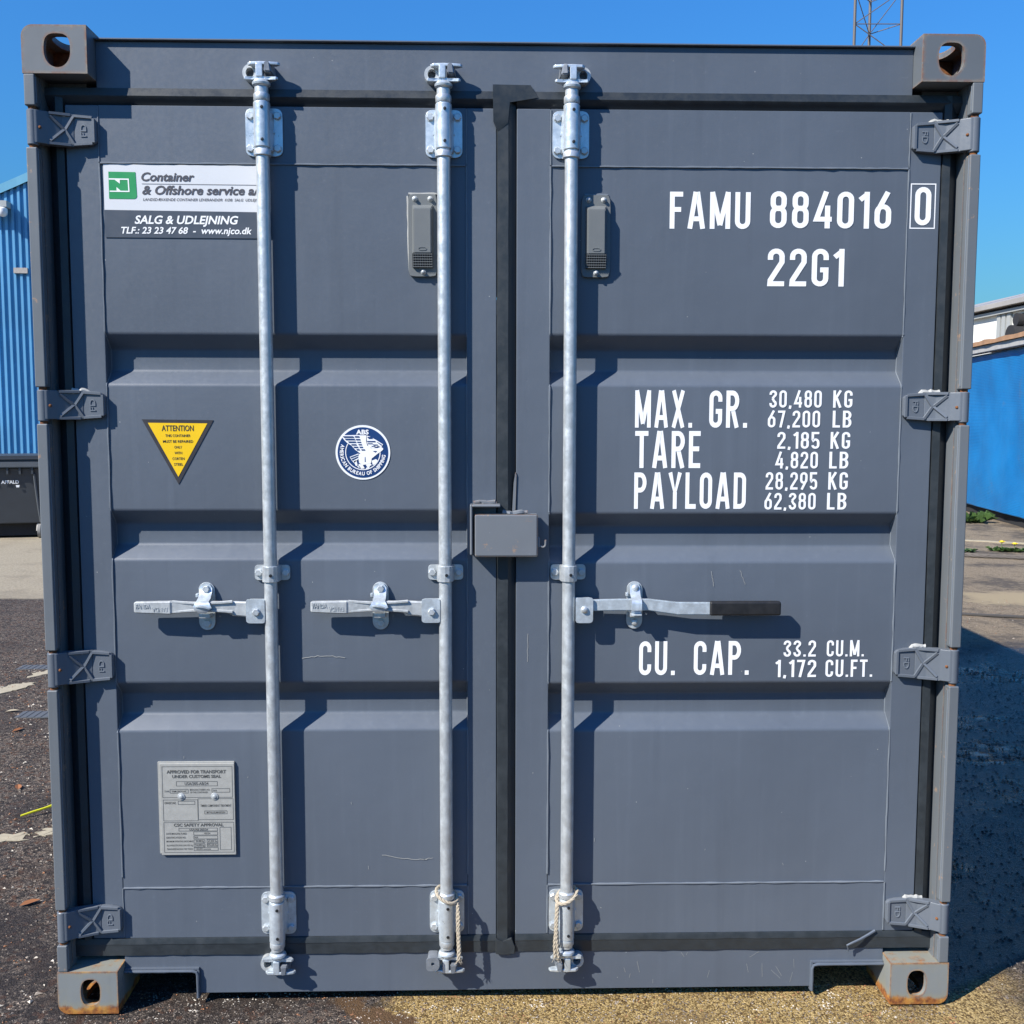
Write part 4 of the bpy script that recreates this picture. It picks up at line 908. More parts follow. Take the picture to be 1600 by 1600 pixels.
def retainer(hdl, x, left):
    mb = MB(); mb.prism([(x + .0215 * math.cos(R_(a)), 1.110 + (.0435 if a < 180 else -.0435) + .0215 * math.sin(R_(a))) for a in range(0, 181, 15)] + [(x + .0215 * math.cos(R_(a)), 1.110 - .0435 + .0215 * math.sin(R_(a))) for a in range(180, 361, 15)], .0440, .0490, 'xz', bev=.0012)
    mb.box(x - .015, x + .015, .016, .0435, 1.082, 1.094, bev=.002); mb.build('retainer_plate', M['zinc'], hdl)
    mb = MB()   # swinging catch over the handle
    if left:
        cp = [(-.0165, 1.158), (-.010, 1.168), (.0, 1.1715), (.010, 1.168), (.0165, 1.158), (.0165, 1.130), (.021, 1.122), (.024, 1.113), (.016, 1.106), (.004, 1.0985), (-.008, 1.0985), (-.017, 1.106), (-.025, 1.113), (-.021, 1.122), (-.0165, 1.130)]
        Vv = []
        for yo in (0, .004):
            for px, pz in cp:
                yb = .050 if pz > 1.15 else (.030 if pz > 1.127 else -.004 if pz > 1.104 else .002); Vv.append((x + px, yb + yo, pz))
        n = len(cp)
        # ladder between left and right sides for clean bends
        rows = [(1.1705, .010, .0385), (1.160, .0165, .0385), (1.148, .0165, .034), (1.136, .0165, .020), (1.130, .0165, .000), (1.122, .021, -.0045), (1.114, .025, -.0055), (1.106, .018, -.0045), (1.099, .009, -.001)]
        Vv = [(x + sgn * w, y + yo, z) for yo in (0, .004) for z, w, y in rows for sgn in (-1, 1)]; m = 2 * len(rows); Ff = []
        for k in range(len(rows) - 1): Ff += [(2 * k, 2 * k + 1, 2 * k + 3, 2 * k + 2), (m + 2 * k, m + 2 * k + 2, m + 2 * k + 3, m + 2 * k + 1), (2 * k, 2 * k + 2, m + 2 * k + 2, m + 2 * k), (2 * k + 1, m + 2 * k + 1, m + 2 * k + 3, 2 * k + 3)]
        Ff += [(0, m, m + 1, 1), (m - 2, m - 1, 2 * m - 1, 2 * m - 2)]; mb.geo(Vv, Ff)
        mb.tube([(x - .016, -.004, 1.117), (x - .006, -.008, 1.1185), (x + .006, -.008, 1.1165), (x + .02, -.0045, 1.112)], .0035, 6)
    else:
        rows = [(1.170, .010, .0385), (1.160, .0135, .0385), (1.147, .0135, .033), (1.138, .0135, .022), (1.132, .0135, .000), (1.122, .0135, -.005), (1.104, .0135, -.004), (1.100, .0135, .004), (1.094, .0135, .006), (1.090, .0135, -.002)]
        Vv = [(x + sgn * w, y + yo, z) for yo in (0, .004) for z, w, y in rows for sgn in (-1, 1)]; m = 2 * len(rows); Ff = []
        for k in range(len(rows) - 1): Ff += [(2 * k, 2 * k + 1, 2 * k + 3, 2 * k + 2), (m + 2 * k, m + 2 * k + 2, m + 2 * k + 3, m + 2 * k + 1), (2 * k, 2 * k + 2, m + 2 * k + 2, m + 2 * k), (2 * k + 1, m + 2 * k + 1, m + 2 * k + 3, 2 * k + 3)]
        Ff += [(0, m, m + 1, 1), (m - 2, m - 1, 2 * m - 1, 2 * m - 2)]; mb.geo(Vv, Ff)
    mb.box(x - .0255, x - .0185, .029, .045, 1.136, 1.146, bev=.0015)
    mb.build('catch', M['zinc_bright'], hdl, smooth=50)
    b = bolt_me if left else dome_me
    inst(b, 'bolt', hdl, (x + (.001), .0385, 1.1575)); inst(b, 'bolt', hdl, (x + .001, .0440, 1.0635))
for hd_, lb_ in ((handle_left(0, 0), 'cast lever pointing left on the outermost rod'), (handle_left(.4645, 1), 'cast lever pointing left on the middle rod')):
    tag(hd_, lb_); hd_.location.y += .011
mb = MB(); zc = [(.222, 1.1145, .0155, .015), (.300, 1.1165, .0158, .012), (.375, 1.1170, .0158, .010), (.455, 1.1065, .0172, .009), (.545, 1.1060, .0170, .008), (.600, 1.1065, .0170, .008)]
Vv = []
for x, z, h, y in zc: Vv += [(x, y, z - h), (x, y, z + h), (x, y + .009, z + h), (x, y + .009, z - h)]
Ff = [(4 * k + j, 4 * k + (j + 1) % 4, 4 * k + 4 + (j + 1) % 4, 4 * k + 4 + j) for k in range(len(zc) - 1) for j in range(4)] + [(0, 1, 2, 3), (4 * len(zc) - 1, 4 * len(zc) - 2, 4 * len(zc) - 3, 4 * len(zc) - 4)]
mb.geo(Vv, Ff); bmesh.ops.recalc_face_normals(mb.bm, faces=mb.bm.faces); bmesh.ops.bevel(mb.bm, geom=[e_ for e_ in mb.bm.edges if abs(e_.verts[0].co.x - e_.verts[1].co.x) > .02], offset=.0022, segments=2, affect='EDGES')
hr = mb.build('locking_handle', M['zinc_bright'], C, smooth=40); tag(hr, 'flat bar lever with black rubber grip pointing right')
mb = MB(); mb.box(.541, .7325, .0015, .0235, 1.0875, 1.1255, bev=.0055, seg=3); mb.build('rubber_grip', M['grip'], hr)
mb = MB(); mb.prism(rect_loop(.1815, .2275, 1.0685, 1.1365, (.004, .005, .008, .006)), .006, .0115, 'xz', bev=.0018); mb.prism(rect_loop(.163, .2235, 1.0705, 1.1345, (.004,) * 4), .0255, .0305, 'xz', bev=.0015); mb.build('clevis', M['zinc_bright'], hr)
inst(dome_me, 'bolt', hr, (.2045, .006, 1.1045)); retainer(hr, .3435, False); hr.location.y += .011

# --- welded lock box over the door gap
mb = MB(); t = .005
mb.box(-.0885, .0785, .0100, .0155, 1.2485, 1.3605, bev=.0045, seg=3); mb.box(-.0875, .0775, .0140, .0530, 1.3545, 1.3600, bev=.002); mb.box(.0725, .0780, .0140, .0530, 1.2495, 1.3580, bev=.002)
lb = mb.build('lock_box', M['paint_box'], C); tag(lb, 'welded grey steel lock box across the door gap')
mb = MB(); mb.box(-.1005, -.0935, .0140, .0600, 1.252, 1.386, bev=.003, seg=3); mb.box(-.0945, -.0195, .0140, .0600, 1.379, 1.386, bev=.003, seg=3); mb.build('hood_plate', M['paint_box'], lb)
mb = MB(); mb.tube([(.079 + .012 * k / 3, .020, 1.277 - .001 * k) for k in range(3)] + [(.091 + .009 * math.cos(R_(a)), .020, 1.281 + .009 * math.sin(R_(a))) for a in range(-80, 11, 15)] + [(.1003, .020, 1.292)], .0028, 7); mb.box(0.0765, .0845, .014, .045, 1.272, 1.300, bev=.002); mb.build('bent_hook', M['paint_box'], lb)
mb = MB(); mb.geo([(.0120, .056, 1.362), (.0205, .056, 1.362), (.0235, .056, 1.462), (.0205, .056, 1.4705), (.0160, .056, 1.44), (.0120, .062, 1.362), (.0205, .062, 1.362), (.0235, .062, 1.462), (.0205, .062, 1.4705), (.0160, .062, 1.44)], [(0, 1, 2, 3, 4), (9, 8, 7, 6, 5), (0, 5, 6, 1), (1, 6, 7, 2), (2, 7, 8, 3), (3, 8, 9, 4), (4, 9, 5, 0)]); mb.build('steel_tab', M['paint_box'], lb, smooth=0)
mb = MB(); mb.tube([(-.012 + .008 * k, .034 + random.uniform(-.004, .004), 1.3615 + random.uniform(0, .004)) for k in range(9)], .0055, 7, .45); mb.build('weld_lump', M['paint_box'], lb)
mb = MB()
for _ in range(9): mb.tube([(-.096 + random.uniform(0, .07), .058, 1.387 + random.uniform(0, .004)), (-.086 + random.uniform(0, .06), .057, 1.389 + random.uniform(0, .004))], .004, 6, .4)
mb.build('weld_lump', M['paint_box'], lb)

# --- scratches and scuffs in the paint
def scratch(pts, d, w=.0010, y=.0596):
    mb = MB(); Vv, Ff = stroke(pts, False, w); mb.geo([(v.x, y, v.y) for v in Vv], Ff); mb.build('scratch', M['scratch'], d, smooth=0)
def wob(x0, z0, x1, z1, n=14, a=.003, bow=0): return [(x0 + (x1 - x0) * k / n + random.uniform(-a, a) * .3, z0 + (z1 - z0) * k / n + bow * math.sin(math.pi * k / n) + random.uniform(-a, a) * .5) for k in range(n + 1)]
scratch(wob(-.555, .966, -.440, .966, bow=.006), doorL, .0016, .0604); scratch(wob(-.345, .414, -.222, .400, bow=-.004), doorL, .0016, .0604); scratch(wob(-.23, .400, -.205, .405), doorL, .0012, .0604)
scratch(wob(.552, 1.20, .560, 1.16), doorR, .0012, .0604); scratch(wob(.63, 1.205, .645, 1.165), doorR, .0010, .0604); scratch(wob(.055, 1.03, .0545, .955), doorR, .0012, .0590)
for _ in range(14):
    x, z = random.uniform(.25, .85), random.uniform(.03, .12); l = random.uniform(.01, .04); an = random.uniform(.8, 2.4); scratch(wob(x, z, x + l * math.cos(an), min(.125, z + l * math.sin(an)), 6, .001), sill, .0008, .0590)
for _ in range(10):
    x, z = random.choice([random.uniform(-1.0, -.15), random.uniform(.2, 1.0)]), random.uniform(.35, .74); l = random.uniform(.004, .02); an = random.uniform(1, 2.2); scratch(wob(x, z, x + l * math.cos(an), z + l * math.sin(an), 4, .001), doorL if x < 0 else doorR, .0009, .0604)

# ================================================================== ROPES on the rods
def rope(paths, label, ends):
    mb = MB()
    for path, r in paths:
        path = [Vector(p) for p in path]; out = [path[0]]
        for a, b in zip(path, path[1:]):
            n = max(1, int((b - a).length / .004))
            for k in range(1, n + 1): out.append(a.lerp(b, k / n))
        for strand in range(3):
            P = []; L = 0
            for i, p in enumerate(out):
                if i: L += (p - out[i - 1]).length
                t = (out[min(i + 1, len(out) - 1)] - out[max(i - 1, 0)]).normalized(); u = Vector((0, -1, 0)); u = (u - t * u.dot(t)).normalized(); w = t.cross(u); a = L / (r * 9) * 2 * math.pi + strand * 2.094
                P.append(p + (u * math.cos(a) + w * math.sin(a)) * r * .55)
            mb.tube(P, r * .62, 6, .08)
    for P in ends: mb.tube(P, .0006, 4)
    return tag(mb.build('rope', M['rope']), label, 'rope', 'ropes tied round the rod feet')
def loop(cx, cy, r, z, a0, a1, tilt, n=22):
    return [(cx + r * math.cos(R_(a0 + (a1 - a0) * k / n)), cy + r * math.sin(R_(a0 + (a1 - a0) * k / n)) * .9, z + tilt * math.cos(R_(a0 + (a1 - a0) * k / n)) + .010 * math.sin(R_(a0 + (a1 - a0) * k / n))) for k in range(n + 1)]
fr = lambda x, y, z: [[(x + random.uniform(-.004, .004), y, z + .004), (x + random.uniform(-.012, .012), y + random.uniform(-.006, .004), z - random.uniform(.006, .016))] for _ in range(6)]
x = -.1665
rope([(loop(x, RY, .0285, .312, 60, -330, -.012) + [(-.1355, .012, .286), (-.1365, .009, .255), (-.1355, .008, .215), (-.1340, .008, .175), (-.1335, .007, .138)], .0043),
      ([(-.1345, .010, .292), (-.1315, .007, .260), (-.1325, .0065, .215), (-.1305, .006, .170), (-.1300, .007, .140)], .0038)], 'frayed hemp rope tied round the foot of the middle rod', fr(-.1335, .007, .138) + fr(-.13, .007, .14))
x = .163
rope([(loop(x, RY, .0285, .308, 120, 500, .012) + [(.1345, .012, .284), (.1330, .009, .255), (.1315, .008, .215), (.1290, .008, .175), (.1310, .010, .142)], .0043),
      ([(.1375, .010, .290), (.1360, .007, .250), (.1345, .0065, .200), (.1375, .006, .165), (.1400, .007, .142)], .0038)], 'frayed hemp rope tied round the foot of the rightmost rod', fr(.131, .01, .142) + fr(.14, .007, .142))

# ================================================================== BACKGROUND, LEFT: shed and bin
def steel_sheet_mat(name, col, rough=.45):
    n = NT(name); f = n.noise(.9, 4, .6); s_ = n.noise(1, 4, .6, n.scalev(n.pos, (8, 8, .6)))
    c = n.mix(n.ramp(f, .3, .7), tuple(q_ * .9 for q_ in col), tuple(min(1, q_ * 1.1) for q_ in col)); c = n.mix(n.ramp(s_, .55, .8, 0, .25), c, tuple(q_ * .6 for q_ in col)); n.set(Base_Color=c, Roughness=rough); return n.m
M['blue_sheet'] = steel_sheet_mat('blue_cladding', (.10, .31, .52)); M['blue_fascia'] = steel_sheet_mat('blue_fascia', (.12, .33, .46))
M['plinth'] = plain('plinth_concrete', (.06, .065, .07), .85); M['bin'] = plain('bin_plastic', (.038, .044, .052), .5, var=.15, nscale=6); M['bin_lid'] = plain('bin_lid_plastic', (.085, .095, .105), .5, var=.12, nscale=8)
M['wheel'] = plain('wheel_rubber', (.22, .21, .19), .75); M['fork'] = plain('castor_steel', (.30, .29, .27), .6, .4); M['lamp'] = plain('lamp_white', (.72, .72, .72), .4, var=.03); M['sign'] = plain('weathered_sign', (.36, .33, .30), .7, var=.3, nscale=40); M['bracket'] = plain('grey_bracket', (.34, .36, .36), .6)
AN = R_(4)
shed = thing('corrugated_shed', 'blue corrugated steel shed behind the grey bin', 'shed', (-7.1, 13.5, 0), rz=AN)
def W2(u, v, z): return (-7.1 + u * math.cos(AN) - v * math.sin(AN), 13.5 + u * math.sin(AN) + v * math.cos(AN), z)
U0, U1, UA = -3.6, 11.4, 3.9; ZE = 3.38; SL = .46
def gable(u): return ZE + SL * (min(u, 2 * UA - u) - U0)
u = U0
while u < U1 - .01:
    w = .93; mb = MB(); Vv = []; P = []
    pitch_ = .093
    for k in range(10):
        for du, d in ((0, 0), (.026, 0), (.036, -.040), (.072, -.040), (.082, 0)): P.append((u + k * pitch_ + du, d))
    P.append((u + w, 0))
    for uu, d in P:
        for z in (.975, gable(min(uu, U1)) - .05): Vv.append(W2(uu, d, z))
    mb.geo(Vv, [(2 * i, 2 * i + 2, 2 * i + 3, 2 * i + 1) for i in range(len(P) - 1)]); mb.build('cladding_sheet', M['blue_sheet'], shed, smooth=0); u += w
def wall_box(u0, u1, v0, v1, z0, z1, name, mat):
    mb = MB(); mb.geo([W2(a, b, c) for c in (z0, z1) for a, b in ((u0, v0), (u1, v0), (u1, v1), (u0, v1))], [(0, 3, 2, 1), (4, 5, 6, 7), (0, 1, 5, 4), (1, 2, 6, 5), (2, 3, 7, 6), (3, 0, 4, 7)]); return mb.build(name, mat, shed, smooth=0)
wall_box(U0, U1, .02, .3, 0, .97, 'plinth', M['plinth'])
wall_box(U0 - .05, U0 + .1, .3, 12, 0, ZE, 'side_wall', M['blue_sheet']); wall_box(U1 - .1, U1 + .05, .3, 12, 0, ZE, 'side_wall', M['blue_sheet']); wall_box(U0, U1, 11.9, 12, 0, ZE, 'back_wall', M['blue_sheet'])
for ua, ub in ((U0 - .15, UA), (UA, U1 + .15)):
    mb = MB(); n = 20
    za, zb = ZE + SL * (-.15), gable(UA)
    if ua == UA: za, zb = zb, ZE - SL * .15
    nn = 24; Vv = []
    for k in range(nn + 1):
        f = k / nn; uu = ua + (ub - ua) * f; zz = za + (zb - za) * f; o = .006 * (k % 2)
        for v, z in ((-.07 - o, zz - .055), (-.07 - o, zz + .075), (.02, zz + .085)): Vv.append(W2(uu, v, z))
    mb.geo(Vv, [(3 * k + j, 3 * k + 3 + j, 3 * k + 4 + j, 3 * k + 1 + j) for k in range(nn) for j in range(2)]); mb.build('fascia', M['blue_fascia'], shed, smooth=0)
    mb = MB(); mb.geo([W2(ua, -.02, za + .08), W2(ub, -.02, zb + .08), W2(ub, 12.1, zb + .08), W2(ua, 12.1, za + .08), W2(ua, -.02, za + .02), W2(ub, -.02, zb + .02), W2(ub, 12.1, zb + .02), W2(ua, 12.1, za + .02)], [(0, 1, 2, 3), (7, 6, 5, 4), (0, 4, 5, 1), (2, 6, 7, 3), (1, 5, 6, 2), (3, 7, 4, 0)]); mb.build('roof', M['blue_fascia'], shed, smooth=0)
# floodlight camera on the wall and the little sign
lamp = thing('security_camera', 'white dome camera on a grey bracket on the blue shed', 'camera', W2(-.12, -.05, 4.66), rz=AN)
c0 = Vector(W2(-.10, -.18, 4.65))
mb = MB(); a, b = Vector(W2(-.75, -.06, 4.73)), Vector(W2(-.03, -.06, 4.73)); mb.geo([W2(uu, v, z) for uu in (-.75, -.03) for v, z in ((-.22, 4.685), (-.22, 4.775), (-.03, 4.775), (-.03, 4.685))], [(0, 1, 2, 3), (7, 6, 5, 4), (0, 4, 5, 1), (1, 5, 6, 2), (2, 6, 7, 3), (3, 7, 4, 0)]); mb.build('bracket', M['bracket'], lamp, smooth=0)
mb = MB(); mb.lathe(c0, [(.050, .03), (.066, .01), (.070, -.03), (.062, -.070), (.040, -.095), (.012, -.105)], 22); mb.build('camera_dome', M['lamp'], lamp)
mb = MB(); mb.geo([W2(uu, v, z) for uu in (-.02, .18) for v, z in ((-.066, 3.745), (-.066, 3.825), (-.043, 3.825), (-.043, 3.745))], [(0, 1, 2, 3), (7, 6, 5, 4), (0, 4, 5, 1), (1, 5, 6, 2), (2, 6, 7, 3), (3, 7, 4, 0)])
o = mb.build('wall_plate', M['sign'], smooth=0); tag(o, 'small weathered grey plate on the blue shed wall', 'plate')
# waste bin
BA = R_(14); bo = Vector((-6.03, 11.22, 0))
binT = thing('waste_bin', 'large charcoal wheeled waste bin in front of the blue shed', 'bin', tuple(bo), rz=BA)
def B2(u, v, z): return (bo.x + u * math.cos(BA) - v * math.sin(BA), bo.y + u * math.sin(BA) + v * math.cos(BA), z)
def bb(name, mat, pts8, parent=binT, bev=.012, smooth=40):
    mb = MB(); mb.geo([B2(*p) for p in pts8], [(0, 3, 2, 1), (4, 5, 6, 7), (0, 1, 5, 4), (1, 2, 6, 5), (2, 3, 7, 6), (3, 0, 4, 7)]); bmesh.ops.recalc_face_normals(mb.bm, faces=mb.bm.faces)
    if bev: bmesh.ops.bevel(mb.bm, geom=mb.bm.edges[:], offset=bev, segments=2, affect='EDGES')
    return mb.build(name, mat, parent, smooth=smooth)
def fr8(u0, u1, v0, v1, z0, z1, tu=0, tv=0): return [(u0 + tu, v0 + tv, z0), (u1 - tu, v0 + tv, z0), (u1 - tu, v1 - tv, z0), (u0 + tu, v1 - tv, z0), (u0, v0, z1), (u1, v0, z1), (u1, v1, z1), (u0, v1, z1)]
bd = bb('body', M['bin'], fr8(-1.13, .22, .06, 1.06, .20, .94, .07, .10))
bb('rim', M['bin_lid'], fr8(-1.17, .26, .0, 1.10, .945, 1.02), binT, .012); bb('lid', M['bin'], fr8(-1.12, .21, .06, 1.04, 1.022, 1.10, -.0, 0), binT, .03)
mb = MB(); mb.tube([B2(.030, .055, .86), B2(.035, .072, .74), B2(.060, .115, .40), B2(.076, .150, .22)], .016, 8); mb.build('body_rib', M['bin_lid'], binT)
mb = MB(); mb.tube([B2(-.99, .055, .86), B2(-.985, .072, .74), B2(-.96, .115, .40), B2(-.945, .150, .22)], .016, 8); mb.build('body_rib', M['bin_lid'], binT)
bb('under_bin_shade', M['dark'], fr8(-1.0, .10, .26, .95, .03, .199), binT, 0, 0)  # dark block added to stand for the shade under the bin
for k in range(9): bb('rim_rib', M['bin'], fr8(-1.05 + .15 * k, -1.025 + .15 * k, .02, .07, .86, .944), binT, 0, 0)
mb = MB(); write(mb, 'AFFALD', -.375, -.160, 0, .042, 0, .03); o = mb.bm
for v in o.verts: v.co = B2(v.co.x, .076 + (.74 - .735 - v.co.z) * .12 - .004, .735 + v.co.z)
mb.geo([B2(uu, .074, z) for uu, z in ((-.195, .685), (-.16, .685), (-.155, .715), (-.2, .715))], [(0, 1, 2, 3)])
mb.build('bin_lettering', M['white'], binT, smooth=0, fix=False)
for uu, vv in ((.06, .16), (-.98, .16), (.06, .90), (-.98, .90)):
    mb = MB(); p = Vector(B2(uu, vv, .095)); ax = Vector((math.cos(BA), math.sin(BA), 0)); mb.cyl(p - ax * .022, p + ax * .022, .095, seg=24); bmesh.ops.bevel(mb.bm, geom=[e_ for e_ in mb.bm.edges], offset=.006, segments=2, affect='EDGES'); wh = mb.build('wheel', M['wheel'], binT)
    mb = MB(); mb.cyl(p - ax * .030, p + ax * .030, .045, seg=16); mb.build('hub', M['fork'], wh); mb = MB()
    for sg in (-1, 1): mb.tube([p + ax * .034 * sg, p + ax * .034 * sg + Vector((0, .02, .07)), p + ax * .03 * sg + Vector((0, .05, .115))], .016, 6)
    mb.build('castor_fork', M['fork'], wh)

# ================================================================== BACKGROUND, RIGHT
def tarp_mat():
    n = NT('blue_tarpaulin'); x_, y_, z_ = n.sep(); weave = n.math('SINE', n.mul(z_, 260)); f = n.noise(1.2, 5, .6); st = n.noise(2.5, 5, .7)
    c = n.mix(n.ramp(f, .3, .7), (.004, .135, .36), (.008, .18, .45)); c = n.mix(n.mul(n.ramp(st, .6, .72), .35), c, (.10, .16, .22)); n.set(Base_Color=c, Roughness=.5, Normal=n.bump(n.add(n.mul(weave, .2), n.noise(3, 3)), .35, .02)); return n.m
M['tarp'] = tarp_mat(); M['rust_edge'] = plain('rusty_roof_edge', (.34, .19, .10), .85, var=.5, nscale=5, bump=.4, bscale=20); M['pale_trim'] = plain('pale_trim', (.38, .37, .35), .7, var=.25, nscale=7); M['white_wall'] = steel_sheet_mat('white_cladding', (.72, .71, .66), .55); M['grey_roof'] = steel_sheet_mat('grey_roof', (.30, .285, .265), .7); M['mast'] = plain('mast_steel', (.14, .125, .115), .6, .3, .15, 3); M['strip'] = plain('grey_panel', (.33, .34, .33), .6)
TA = math.atan2(15.165 - 12.27, 8.165 - 7.73); to = Vector((7.73, 12.27, 0))
td = Vector((math.cos(TA), math.sin(TA), 0)); tn = Vector((-td.y, td.x, 0))     # tn points towards -x (the yard)
tarpT = thing('tarpaulin_shelter', 'blue tarpaulin covered container with rusty roof edge on the right', 'container', tuple(to + td * 1.0))
def T2(u, v, z): return tuple(to + td * u + tn * v + Vector((0, 0, z)))
mb = MB(); nu, nz = 80, 16; Vv = []
for i in range(nu + 1):
    for j in range(nz + 1):
        u = -5 + 11 * i / nu; z = .16 + 2.46 * j / nz; Vv.append(T2(u, .02 + .05 * noise.noise((u * .9, z * .8, 2)) + .02 * noise.noise((u * 3, z * 2.4, 5)) - .03 * (1 - j / nz), z))
mb.geo(Vv, [(i * (nz + 1) + j, (i + 1) * (nz + 1) + j, (i + 1) * (nz + 1) + j + 1, i * (nz + 1) + j + 1) for i in range(nu) for j in range(nz)]); mb.build('tarpaulin', M['tarp'], tarpT, smooth=60)
def tb(name, mat, u0, u1, v0, v1, z0, z1): 
    mb = MB(); mb.geo([T2(a, b, c) for c in (z0, z1) for a, b in ((u0, v0), (u1, v0), (u1, v1), (u0, v1))], [(0, 3, 2, 1), (4, 5, 6, 7), (0, 1, 5, 4), (1, 2, 6, 5), (2, 3, 7, 6), (3, 0, 4, 7)]); return mb.build(name, mat, tarpT, smooth=0)
tb('body', M['blue_sheet'], -5, 6, -2.4, -.06, .14, 2.66); tb('base_fill', M['dark'], -5, 6, -2.4, -.10, .0, .139); tb('eave_trim', M['pale_trim'], -5.02, 6.02, -.04, .13, 2.665, 2.765)  # dark box at the base fills the gap under the body
mb = MB(); Vv = []; n = 70
for k in range(n + 1):
    u = -5.05 + 11.1 * k / n; o = .025 * noise.noise((u * 2.2, 1, 1))
    for v, z in ((.17 + o, 2.768), (.17 + o, 2.835 + o), (-1.2, 2.90), (-2.45, 2.86)): Vv.append(T2(u, v, z))
mb.geo(Vv, [(4 * k + j, 4 * k + 4 + j, 4 * k + 5 + j, 4 * k + 1 + j) for k in range(n) for j in range(3)]); mb.build('roof_edge', M['rust_edge'], tarpT, smooth=0)
# white warehouse far behind
wh = thing('warehouse', 'white warehouse with grey roof beyond the blue tarpaulin', 'building', (24, 46, 0))
def box(name, mat, x0, x1, y0, y1, z0, z1, parent): return MB().box(x0, x1, y0, y1, z0, z1).build(name, mat, parent, smooth=0)
box('wall', M['white_wall'], 20.4, 40, 20, 68, 0, 5.85, wh)
mb = MB(); Vv = []
for yy in (19.7, 68.3): Vv += [(20.0, yy, 5.95), (20.0, yy, 6.13), (30.2, yy, 8.6), (40.4, yy, 6.1), (40.4, yy, 5.9)]
mb.geo(Vv, [(0, 5, 6, 1), (1, 6, 7, 2), (2, 7, 8, 3), (3, 8, 9, 4), (0, 4, 9, 5), (0, 1, 2, 3, 4), (9, 8, 7, 6, 5)]); mb.build('roof', M['grey_roof'], wh, smooth=0)
box('gutter', M['strip'], 20.2, 20.38, 20, 68, 5.70, 5.84, wh)
for yy in (38.35, 38.75, 39.15): box('cladding_strip', M['strip'], 20.3, 20.398, yy, yy + .28, 3.2, 5.69, wh)
mb = MB(); mb.cyl((20.38, 37.6, 4.75), (19.95, 37.6, 4.75), .40, seg=20); mb.cyl((20.38, 37.5, 5.35), (20.1, 37.5, 5.35), .24, seg=16); mb.build('exhaust_vent', M['dark'], wh)
# lattice mast
mc = Vector((15.27, 40, 0)); mast = thing('lattice_mast', 'triangular steel lattice mast rising behind the container', 'mast', tuple(mc))
LG = [mc + Vector((-.93, -.25, 0)), mc + Vector((.90, -.30, 0)), mc + Vector((.05, .85, 0))]
for p in LG: MB().cyl(p, p + Vector((0, 0, 30)), .058, seg=12).build('mast_leg', M['mast'], mast)
for i in range(3):
    a, b = LG[i], LG[(i + 1) % 3]; h = MB().cyl((0, 0, 0), b - a, .020, seg=6).mesh('mast_brace', M['mast']); d1 = MB().cyl((0, 0, 0), b - a + Vector((0, 0, 1.25)), .018, seg=6).mesh('mast_brace', M['mast']); d2 = MB().cyl((0, 0, 1.25), b - a, .018, seg=6).mesh('mast_brace', M['mast'])
    for k in range(23):
        inst(h, 'mast_brace', mast, a + Vector((0, 0, .7 + 1.25 * k))); inst(d1 if (k + i) % 2 else d2, 'mast_brace', mast, a + Vector((0, 0, .7 + 1.25 * k)))

# ================================================================== SMALL THINGS ON THE GROUND
M['line_paint'] = plain('worn_line_paint', (.36, .31, .215), .85, var=.35, nscale=40, bump=.5, bscale=90); M['yellow_strap'] = plain('yellow_plastic', (.62, .60, .02), .5); M['cable'] = plain('steel_cable', (.10, .085, .07), .7, .2); M['thin_cable'] = plain('thin_dark_cable', (.06, .055, .05), .7); M['ribbed'] = plain('ribbed_rubber', (.085, .092, .10), .7)
def blob(pts, name, mat, z=.006, n=5, amp=.012, parent=None):
    P = []; m = len(pts)
    for i in range(m):
        a, b = Vector(pts[i]), Vector(pts[(i + 1) % m])
        for k in range(n): q_ = a.lerp(b, k / n); P.append((q_.x + random.uniform(-amp, amp), q_.y + random.uniform(-amp, amp)))
    mb = MB(); k = len(P); zz = [ground_z(*p) for p in P]; zm = max(zz) + z
    mb.geo([(p[0], p[1], zm) for p in P] + [(p[0], p[1], min(zz) - .002) for p in P], [tuple(range(k))] + [(i, (i + 1) % k, k + (i + 1) % k, k + i) for i in range(k)]); return mb.build(name, mat, parent, smooth=0)
for pts in ([(-2.98, 3.28), (-2.83, 3.46), (-2.79, 3.62), (-2.86, 3.62), (-2.98, 3.50)], [(-2.90, 3.76), (-2.78, 3.92), (-2.80, 4.04), (-2.91, 3.86)], [(-2.02, 1.10), (-1.83, 1.215), (-1.81, 1.265), (-1.87, 1.265), (-2.02, 1.19)], [(-1.80, 1.225), (-1.72, 1.29), (-1.70, 1.35), (-1.76, 1.335), (-1.80, 1.27)]):
    o = blob(pts, 'worn_marking', M['line_paint'], .001, 7, .022, parent=ground)
o = MB(); o.tube([(-1.935, 1.415, .012), (-1.90, 1.44, .018), (-1.865, 1.475, .020), (-1.835, 1.505, .024), (-1.80, 1.52, .012)], [.004, .005, .005, .007, .006], 7); o = o.build('plastic_strap', M['yellow_strap']); tag(o, 'short yellow green plastic strap on the asphalt', 'strap')
for (x0, y0, x1, y1, w, lb_) in ((-3.08, 4.03, -2.72, 4.06, .055, 'ribbed grey rubber strip on asphalt farther from the container'), (-2.60, 2.92, -2.28, 2.95, .060, 'ribbed grey rubber strip on asphalt nearer the container')):
    t_ = thing('rubber_strip', lb_, 'strip', (x0, y0, 0), 'ribbed rubber strips on the asphalt')
    MB().box(x0, x1, y0 - w, y0 + w, ground_z(x0, y0) - .003, ground_z(x0, y0) + .003, bev=.001).build('base', M['ribbed'], t_)
    rm = MB().box(-.009, .009, -w, w, 0, .0035, bev=.001).mesh('rib', M['ribbed'])
    k = x0 + .02
    while k < x1 - .01: inst(rm, 'rib', t_, (k, y0, ground_z(x0, y0) + .002)); k += .038
